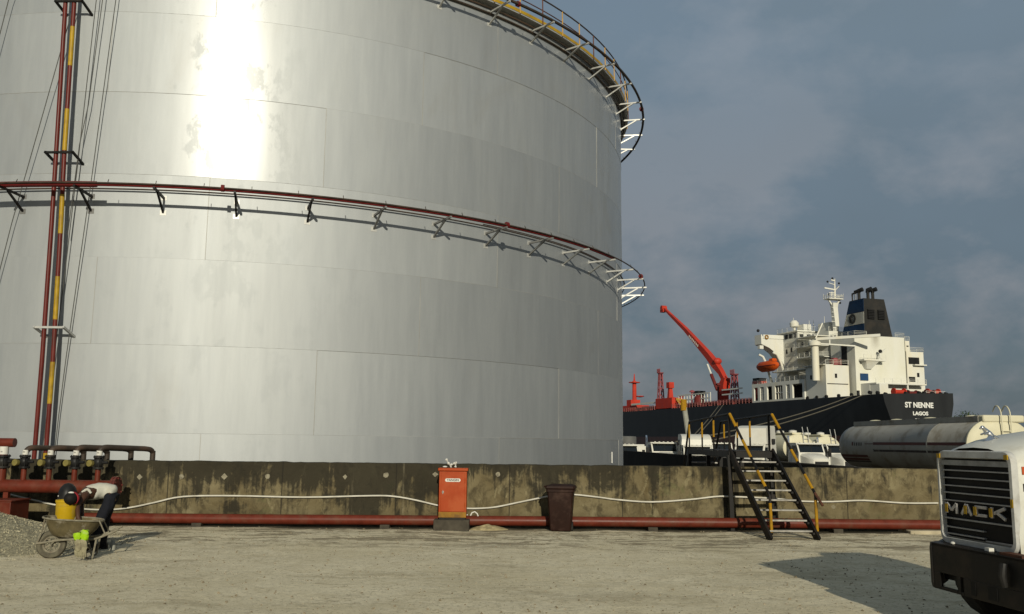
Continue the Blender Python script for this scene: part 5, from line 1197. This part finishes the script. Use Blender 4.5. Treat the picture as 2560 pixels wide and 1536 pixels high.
# winches and stern clutter
rw = random.Random(2)
for u, v, s, m_ in ((6,9.5,.9,'ship_red'),(5,18.6,.95,'ship_red'),(7,14.2,.7,'ship_maroon'),(4,16.8,.7,'ship_maroon')):
    MB().lathe([(.5,-1.8*s),(1.0*s,-1.8*s),(1.0*s,-1.5*s),(.6*s,-1.45*s),(.6*s,1.45*s),(1.0*s,1.5*s),(1.0*s,1.8*s),(.5,1.8*s)], L(u,v,14.6+s*.4), (0,1,0), 14).build('mooring_winch', M[m_], ship)
for v in (1.2, 3.4, 5.6, 7.8, 11.6, 13, 15.4, 17.9, 19.4): 
    MB().lathe([(.15,-.4),(.42,-.35),(.42,.35),(.15,.4)], L(1.6 if v > 6 else 6, v, 14.3+.3*rw.random()), (0,1,.2), 10).build('fairlead', M['ship_dark'], ship)
for u in (12, 17, 22, 26, 30, 35): MB().lathe([(.2,-.2),(.42,-.25),(.46,0),(.42,.25),(.2,.2)], L(u, .5, 14.3), (0,1,0), 12).build('fairlead', M['ship_dark'], ship)
MB().tube([L(12,2.5,14), L(12,2.5,15.4)], [.35,.35], 8).build('bollard', M['ship_dark'], ship)
# main deck: pipes, manifold, masts, crane
mp = MB()
for v, w, r in ((3,15.0,.45),(5,15.4,.4),(9,15.6,.5),(12,15.2,.35)): mp.tube([L(58,v,w), L(165,v,w)], r, 8)
for u in range(62, 165, 9): mp.box(u-.2, u+.2, -14, -2, 13.6, 15.0)
mp.build('deck_pipe', M['ship_maroon'], ship)
mn = MB(); sbox(mn, 109.5, 122.5, .8, 5, 14.3, 17.9); mn.build('manifold_box', M['ship_red'], ship); mn = MB(); sbox(mn, 143, 165, 2.2, 8, 14.4, 16.5); mn.build('forward_pipe_rack', M['ship_red'], ship)
mn = MB(); sbox(mn, 149, 153, 3, 7, 16.6, 18.8); mn.build('mast_house', M['ship_red'], ship)
cwk = MB()
for w in (16.6, 18.2): sbox(cwk, 84, 107, 1.6, 1.8, w, w+.35)
for u in range(84, 108, 2): sbox(cwk, u-.12, u+.12, 1.6, 1.8, 15.4, 18.4)
cwk.build('white_walkway', SW, ship, smooth=False)
for q_ in ((124,146,1.8,2.2,16.4,17.1),(66,78,2.4,2.7,18.7,19.1),(66,78,2.4,2.7,17.2,17.6)):
    m2 = MB(); sbox(m2, *q_); m2.build('white_pipe', SW, ship, smooth=False)
MB().lathe([(.02,0),(1.7,0),(1.8,.8),(1.6,2.6),(.9,3.3),(0,3.4)], L(92,.8+1.2,14.6), n=14).build('vent_head', M['ship_maroon'], ship)
sbx = MB(); sbox(sbx, 106, 109.2, 9, 12, 18.6, 20.3); sbx.build('tank_hatch', M['ship_dark'], ship)
for u, h_ in ((118,18.4),(104.5,20.2),(86.5,21.6),(131,18.6),(112,18.8)):
    b = MB(); b.tube([L(u,6,14), L(u,6,h_-.6)], .35, 8); b.lathe([(.9,0),(.9,.3),(.4,.7)], L(u,6,h_-.6), n=10); b.build('tank_vent', M['ship_lattice'] if u != 86.5 else M['ship_maroon'], ship)
def lattice(u, v, w0, w1, d0, d1, m_='ship_lattice', top=True):
    b = MB(); cs_ = [(-1,-1),(1,-1),(1,1),(-1,1)]
    P = lambda k, f: L(u+cs_[k][0]*(d0+(d1-d0)*f), v+cs_[k][1]*(d0+(d1-d0)*f), w0+(w1-w0)*f)
    n = 5
    for k in range(4):
        b.bar(P(k,0), P(k,1), .34)
        for i in range(n): b.bar(P(k,i/n), P((k+1)%4,(i+1)/n), .17)
    if top: b.lathe([(.4,0),(d1+.7,.5),(d1+.8,.8),(.3,.8)], L(u,v,w1-.2), n=12)
    o = b.build('floodlight_mast', M[m_], ship, smooth=False); 
    b = MB()
    for k in range(5): b.bar(L(u-1.2+.6*k,v-.8,w1+.5), L(u-1.2+.6*k,v-.8,w1+2.0), .18)
    b.build('mast_rail', M[m_], o, smooth=False)
lattice(137,10,16,28.2,1.0,.5); lattice(83,10,15,24.0,.95,.6)
b = MB(); b.tube([L(161,10,15), L(161,10,27)], [.95,.8], 10); b.lathe([(.5,0),(2.3,.3),(2.3,.6),(.4,.6)], L(161,10,26), n=12); b.lathe([(.5,0),(1.7,.3),(1.7,.6),(.4,.6)], L(160,12,20.4), n=10); b.tube([L(161,10,26.5), L(161,10,30)], [.5,.15], 6); b.build('foremast', M['ship_red'], ship)
b = MB(); b.loft([[L(129+a,10+c,14.5) for a, c in ((-1.2,-1.2),(1.2,-1.2),(1.2,1.2),(-1.2,1.2))], [L(129+a,10+c,22.5) for a, c in ((-.6,-.6),(.6,-.6),(.6,.6),(-.6,.6))]]); b.box(127.8,130.2,-11,-9,22.4,24.6); b.ball(L(131,11.5,17.5), 1.6, 10, 6); b.build('hose_post', M['ship_red'], ship)
ck = MB(); ck.cyl(L(90,10,13.6), L(90,10,18.0), 1.6, 16); ck.lathe([(1.6,0),(1.9,.2),(1.9,.7),(1.6,.9)], L(90,10,18.0), n=16)
# slewing house: tapered, leaning forward
ck.loft([[L(90+a,10+c,18.6) for a, c in ((-1.7,-1.4),(1.7,-1.4),(1.7,1.4),(-1.7,1.4))], [L(89.6+a,10+c,21.6) for a, c in ((-1.7,-1.3),(1.6,-1.3),(1.6,1.3),(-1.7,1.3))], [L(88.6+a,10+c,23.6) for a, c in ((-1.2,-1.0),(1.0,-1.0),(1.0,1.0),(-1.2,1.0))]])
dcr = ck.build('deck_crane', M['ship_red'], ship)
bm = MB()   # cranked jib
pts = [(88.6,10,22.6,1.0,1.1),(91.5,10,25.8,1.0,1.2),(95.3,10,28.8,1.2,1.7),(99.5,10,32.0,1.1,1.55),(116,10,43.0,.8,.95),(133,10,53.0,.55,.5)]
rg_ = []
for i, (u,v,w,a,c) in enumerate(pts):
    n_ = V((-.55,0,.83)); rg_.append([L(u,v,w) + V((0,s*a*.8,0)) + n_*t*c*.74 for s, t in ((-1,-1),(1,-1),(1,1),(-1,1))])
bm.loft(rg_); bm.ball(L(93.6,10,29.6), (1.2,1.5,1.2), 10, 6); bm.lathe([(.4,-1),(1.0,-1),(1.0,1),(.4,1)], L(133.6,10,53.2), (0,1,0), 12); bm.box(132.5,135,-10.8,-9.2,51.6,52.8)
jib = bm.build('jib', M['ship_red'], dcr)
for u0, w0, u1, w1, m_, r in ((92.6,19.8,96.4,25.2,'ship_maroon',.55),(96.4,25.2,98.9,28.8,'ship_white',.32)): MB().cyl(L(u0-1.2,10-1.6,w0), L(u1-1.2,10-1.6,w1), r, 10).build('luffing_ram', M[m_], dcr)
for k in range(7): MB().box(105.0+1.0*k, 105.7+1.0*k, -8.95+.02, -8.95+.10, 35.55+.66*k, 36.35+.66*k).build('jib_mark', M['ship_white'], jib, smooth=False)
b = MB(); b.cyl(L(60,4,13.6), L(60,4,19.2), 1.2, 12); b.box(57.8,61,-6,-3,16.5,20.6); b.build('boat_winch', M['ship_red'], ship)
b = MB(); b.box(57.9,60.9,-5.9,-3.1,20.6,21.5); b.build('winch_cover', M['ship_dark'], ship)
# davit and lifeboat
dv = MB()
for u in (42.8, 50.0): dv.tube([L(u,2.8,19.4), L(u-.8,1.4,21.5), L(u,1.2,24.6), L(u+.4,.2,27.0), L(u+.6,-1.0,27.6)], .35, 8)
dv.build('lifeboat_davit', SW, ship)
lb = thing('lifeboat', 'orange enclosed lifeboat hanging below the bridge wing of the ship', 'lifeboat', tuple((Matrix.Translation((86.7,212,0)) @ Matrix.Rotation(SA,4,'Z')) @ L(46.8,-.6,23.9)), SA)
rings = []
for x, k in ((-5.0,.15),(-4.4,.62),(-3,.95),(0,1),(3,.95),(4.5,.6),(5.2,.12)):
    rings.append([V((x, 1.5*k*c, z)) for c, z in ((0,-1.55*k),(.62,-1.05*k),(1,-.05),(1.02,.15),(.92,.7*k+.1),(.6,1.35*k),(0,1.6*k),(-.6,1.35*k),(-.92,.7*k+.1),(-1.02,.15),(-1,-.05),(-.62,-1.05*k))])
MB().loft(rings).build('hull', M['lifeboat'], lb, angle=40)
MB().loft([[V((x,y*1.0,1.3)) for x, y in ((-3.6,-.8),(-1.6,-.8),(-1.6,.8),(-3.6,.8))], [V((x,y,2.05)) for x, y in ((-3.3,-.6),(-1.9,-.6),(-1.9,.6),(-3.3,.6))]]).build('conning_hatch', M['lifeboat'], lb)
MB().tube([V((-4.9,1.45*.5,.1)), V((-3,1.5,.1)), V((3,1.5,.1)), V((5.1,.3,.1))], .12, 6).build('rubbing_strake', M['ship_maroon'], lb)

# mooring ropes from the stern and side down to the quay
Wm = Matrix.Translation((86.7,212,0)) @ Matrix.Rotation(SA,4,'Z')
def mrope(label, a, b, sag):
    a, b = V(a), V(b); pts = [a.lerp(b, i/14) - V((0,0,sag*4*(i/14)*(1-i/14))) for i in range(15)]
    tag(MB().tube(pts, .11, 6).build('mooring_rope', M['rope']), label, 'rope', 'mooring ropes of the ship')
mrope('upper mooring rope slanting across the black hull from the stern', Wm @ L(11,-.1,14.0), at(1690, 1105, 130), .9)
mrope('lower mooring rope slanting across the hull behind the right handrail', Wm @ L(7,-.1,14.0), at(1640, 1128, 126), 1.2)
mrope('left one of the two parallel ropes crossing behind the footbridge', Wm @ L(75.5,-.1,14.0), at(1722, 1102, 150), .3)
mrope('right one of the two parallel ropes crossing behind the footbridge', Wm @ L(73,-.1,14.0), at(1728, 1106, 148), .3)

# leaning grey post with a yellow head on the quay
pa, pb = at(1709, 1006, 132), at(1730, 1122, 132)
qm = thing('quay_post', 'leaning grey post with a yellow bracket head on the quay', 'post', tuple(pb))
MB().tube([V((0,0,-2.0)), pa-pb], [.42,.36], 10).build('pole', M['mast_grey'], qm)
hd_ = pa-pb; b = MB(); b.tube([hd_ + V((0,0,-1.2)), hd_ + V((0,0,.4))], .45, 10); b.bar(hd_ + V((.2,0,.2)), hd_ + V((-1.1,0,.45)), .3); b.bar(hd_ + V((-.1,0,-.7)), hd_ + V((-1.0,0,.35)), .2); b.build('bracket_head', M['yellow_rail'], qm, smooth=False)

# dark tree beyond the tanker
def tree(label, px, Y, zb, h_, w_, seed):
    r = random.Random(seed); p = at(px, 1090, Y); t = thing('tree', label, 'tree', (p.x, p.y, zb)); b = MB()
    b.tube([V((0,0,-.5)), V((.1,0,h_*.35)), V((.0,.1,h_*.7))], [.35,.25,.10], 8)
    for k in range(7): a = k*.9; b.tube([V((0,0,h_*(.3+.05*k))), V((w_*.3*math.cos(a), w_*.3*math.sin(a), h_*(.5+.05*k)))], [.12,.04], 5)
    b.build('trunk', M['bark'], t); lf = MB()
    cl = [(V((r.uniform(-1,1)*w_*.42, r.uniform(-1,1)*w_*.42, h_*r.uniform(.45,.95))), r.uniform(.14,.26)*w_) for _ in range(22)]
    for _ in range(2600):
        c, rad = r.choice(cl); d = V((r.gauss(0,1), r.gauss(0,1), r.gauss(0,.8))).normalized() * rad * r.random()**.4; q = c + d; s = r.uniform(.10,.24)
        a = V((r.gauss(0,1), r.gauss(0,1), r.gauss(0,1))).normalized(); c2 = a.cross(V((0,0,1))).normalized(); lf.add([q-a*s, q+c2*s*.5, q+a*s, q-c2*s*.5], [(0,1,2,3)])
    lf.build('crown', M['foliage'], t, smooth=False)
tree('dark bushy tree beyond the grey road tanker', 2418, 128, -1.0, 7.4, 5.6, 3)
# ------------------------------------------------------------------ sky, sun, camera
SUN_EL, SUN_AZ = 19.0, 6.0      # the sun stands low behind the camera, a little to its right
w = bpy.data.worlds.new('World'); sc.world = w; w.use_nodes = True; nt = w.node_tree; nt.nodes.clear()
out = nt.nodes.new('ShaderNodeOutputWorld'); bg = nt.nodes.new('ShaderNodeBackground'); nt.links.new(bg.outputs[0], out.inputs[0])
sky = nt.nodes.new('ShaderNodeTexSky'); sky.sky_type = 'NISHITA'; sky.sun_disc = False
sky.sun_elevation = R_(SUN_EL); sky.sun_rotation = R_(180 - SUN_AZ); sky.air_density = 1.0; sky.dust_density = 2.0; sky.ozone_density = 1.5
tc = nt.nodes.new('ShaderNodeTexCoord')
def nnoise(scale, mp, detail, rough, dist=0):
    m_ = nt.nodes.new('ShaderNodeMapping'); m_.inputs['Scale'].default_value = mp; nt.links.new(tc.outputs['Generated'], m_.inputs[0])
    n = nt.nodes.new('ShaderNodeTexNoise'); n.inputs['Scale'].default_value = scale; n.inputs['Detail'].default_value = detail; n.inputs['Roughness'].default_value = rough; n.inputs['Distortion'].default_value = dist
    nt.links.new(m_.outputs[0], n.inputs['Vector']); return n.outputs[0]
def nramp(f, stops):
    r = nt.nodes.new('ShaderNodeValToRGB'); e = r.color_ramp.elements
    while len(e) < len(stops): e.new(.5)
    for i, (p, c) in enumerate(stops): e[i].position = p; e[i].color = (*c, 1) if isinstance(c, tuple) else (c, c, c, 1)
    nt.links.new(f, r.inputs[0]); return r.outputs[0]
def nmix(f, a, b):
    m_ = nt.nodes.new('ShaderNodeMix'); m_.data_type = 'RGBA'
    for i, x in ((0, f), (6, a), (7, b)):
        if isinstance(x, (int, float)): m_.inputs[i].default_value = x
        elif isinstance(x, tuple): m_.inputs[i].default_value = (*x, 1)
        else: nt.links.new(x, m_.inputs[i])
    return m_.outputs[2]
def nmath(op, a, b):
    m_ = nt.nodes.new('ShaderNodeMath'); m_.operation = op; m_.use_clamp = True
    for i, x in ((0, a), (1, b)):
        if isinstance(x, (int, float)): m_.inputs[i].default_value = x
        else: nt.links.new(x, m_.inputs[i])
    return m_.outputs[0]
CLOUD_BLUE, CLOUD_GREY = (.95, 1.26, 1.52), (2.38, 2.42, 2.58)
veil = nramp(nnoise(1.6, (1,1,1.6), 5, .55), [(.3, .84), (.7, .97)])
base = nmix(veil, sky.outputs[0], CLOUD_BLUE)
big = nnoise(4.6, (1,1,1.7), 9, .58, .1); sx = nt.nodes.new('ShaderNodeSeparateXYZ'); nt.links.new(tc.outputs['Generated'], sx.inputs[0])
lowf = nt.nodes.new('ShaderNodeMapRange'); nt.links.new(sx.outputs[2], lowf.inputs[0])
for i, x in ((1, .02), (2, .34), (3, 1.0), (4, .25)): lowf.inputs[i].default_value = x
puff = nmath('MULTIPLY', nramp(big, [(.45, 0), (.60, .85)]), lowf.outputs[0])
col = nmix(puff, base, CLOUD_GREY)
dim = nt.nodes.new('ShaderNodeMapRange'); nt.links.new(sx.outputs[2], dim.inputs[0])
for i, x in ((1, .0), (2, .40), (3, .60), (4, 1.12)): dim.inputs[i].default_value = x
vm = nt.nodes.new('ShaderNodeVectorMath'); vm.operation = 'SCALE'; nt.links.new(col, vm.inputs[0]); nt.links.new(dim.outputs[0], vm.inputs['Scale'])
nt.links.new(vm.outputs[0], bg.inputs['Color']); bg.inputs['Strength'].default_value = .100
sl = bpy.data.lights.new('sun', 'SUN'); sl.energy = 3.0; sl.angle = R_(.53); sl.color = (1.0, .93, .755)
so = bpy.data.objects.new('sun', sl); COL.objects.link(so)
s = V((math.sin(R_(SUN_AZ))*math.cos(R_(SUN_EL)), -math.cos(R_(SUN_AZ))*math.cos(R_(SUN_EL)), math.sin(R_(SUN_EL))))
so.rotation_euler = (-s).to_track_quat('-Z', 'Y').to_euler(); so.location = (6, -30, 20)
cam = bpy.data.cameras.new('camera'); co = bpy.data.objects.new('camera', cam); COL.objects.link(co)
cam.sensor_fit = 'HORIZONTAL'; cam.sensor_width = 36; cam.lens = 36*F_PX/2560; cam.clip_end = 6000; cam.clip_start = .1
# camera looks along +Y, pitched up, rolled slightly anticlockwise
c, s_ = math.cos(PITCH), math.sin(PITCH); cr, sr = math.cos(ROLL), math.sin(ROLL)
def w_(v): x, y, z = v; return V((x, c*y - s_*z, s_*y + c*z))
ex, ey = w_((cr, 0, sr)), w_((-sr, 0, cr)); ez = -w_((0, 1, 0))
mt = Matrix((ex, ey, ez)).transposed().to_4x4(); mt.translation = (0, 0, EYE); co.matrix_world = mt
sc.camera = co
vs_ = sc.view_settings; vs_.view_transform = 'Standard'; vs_.look = 'None'; vs_.exposure = .60; vs_.gamma = 1
sc.cycles.max_bounces = 6; sc.cycles.use_adaptive_sampling = True
try: sc.cycles.use_denoising = True
except Exception: pass
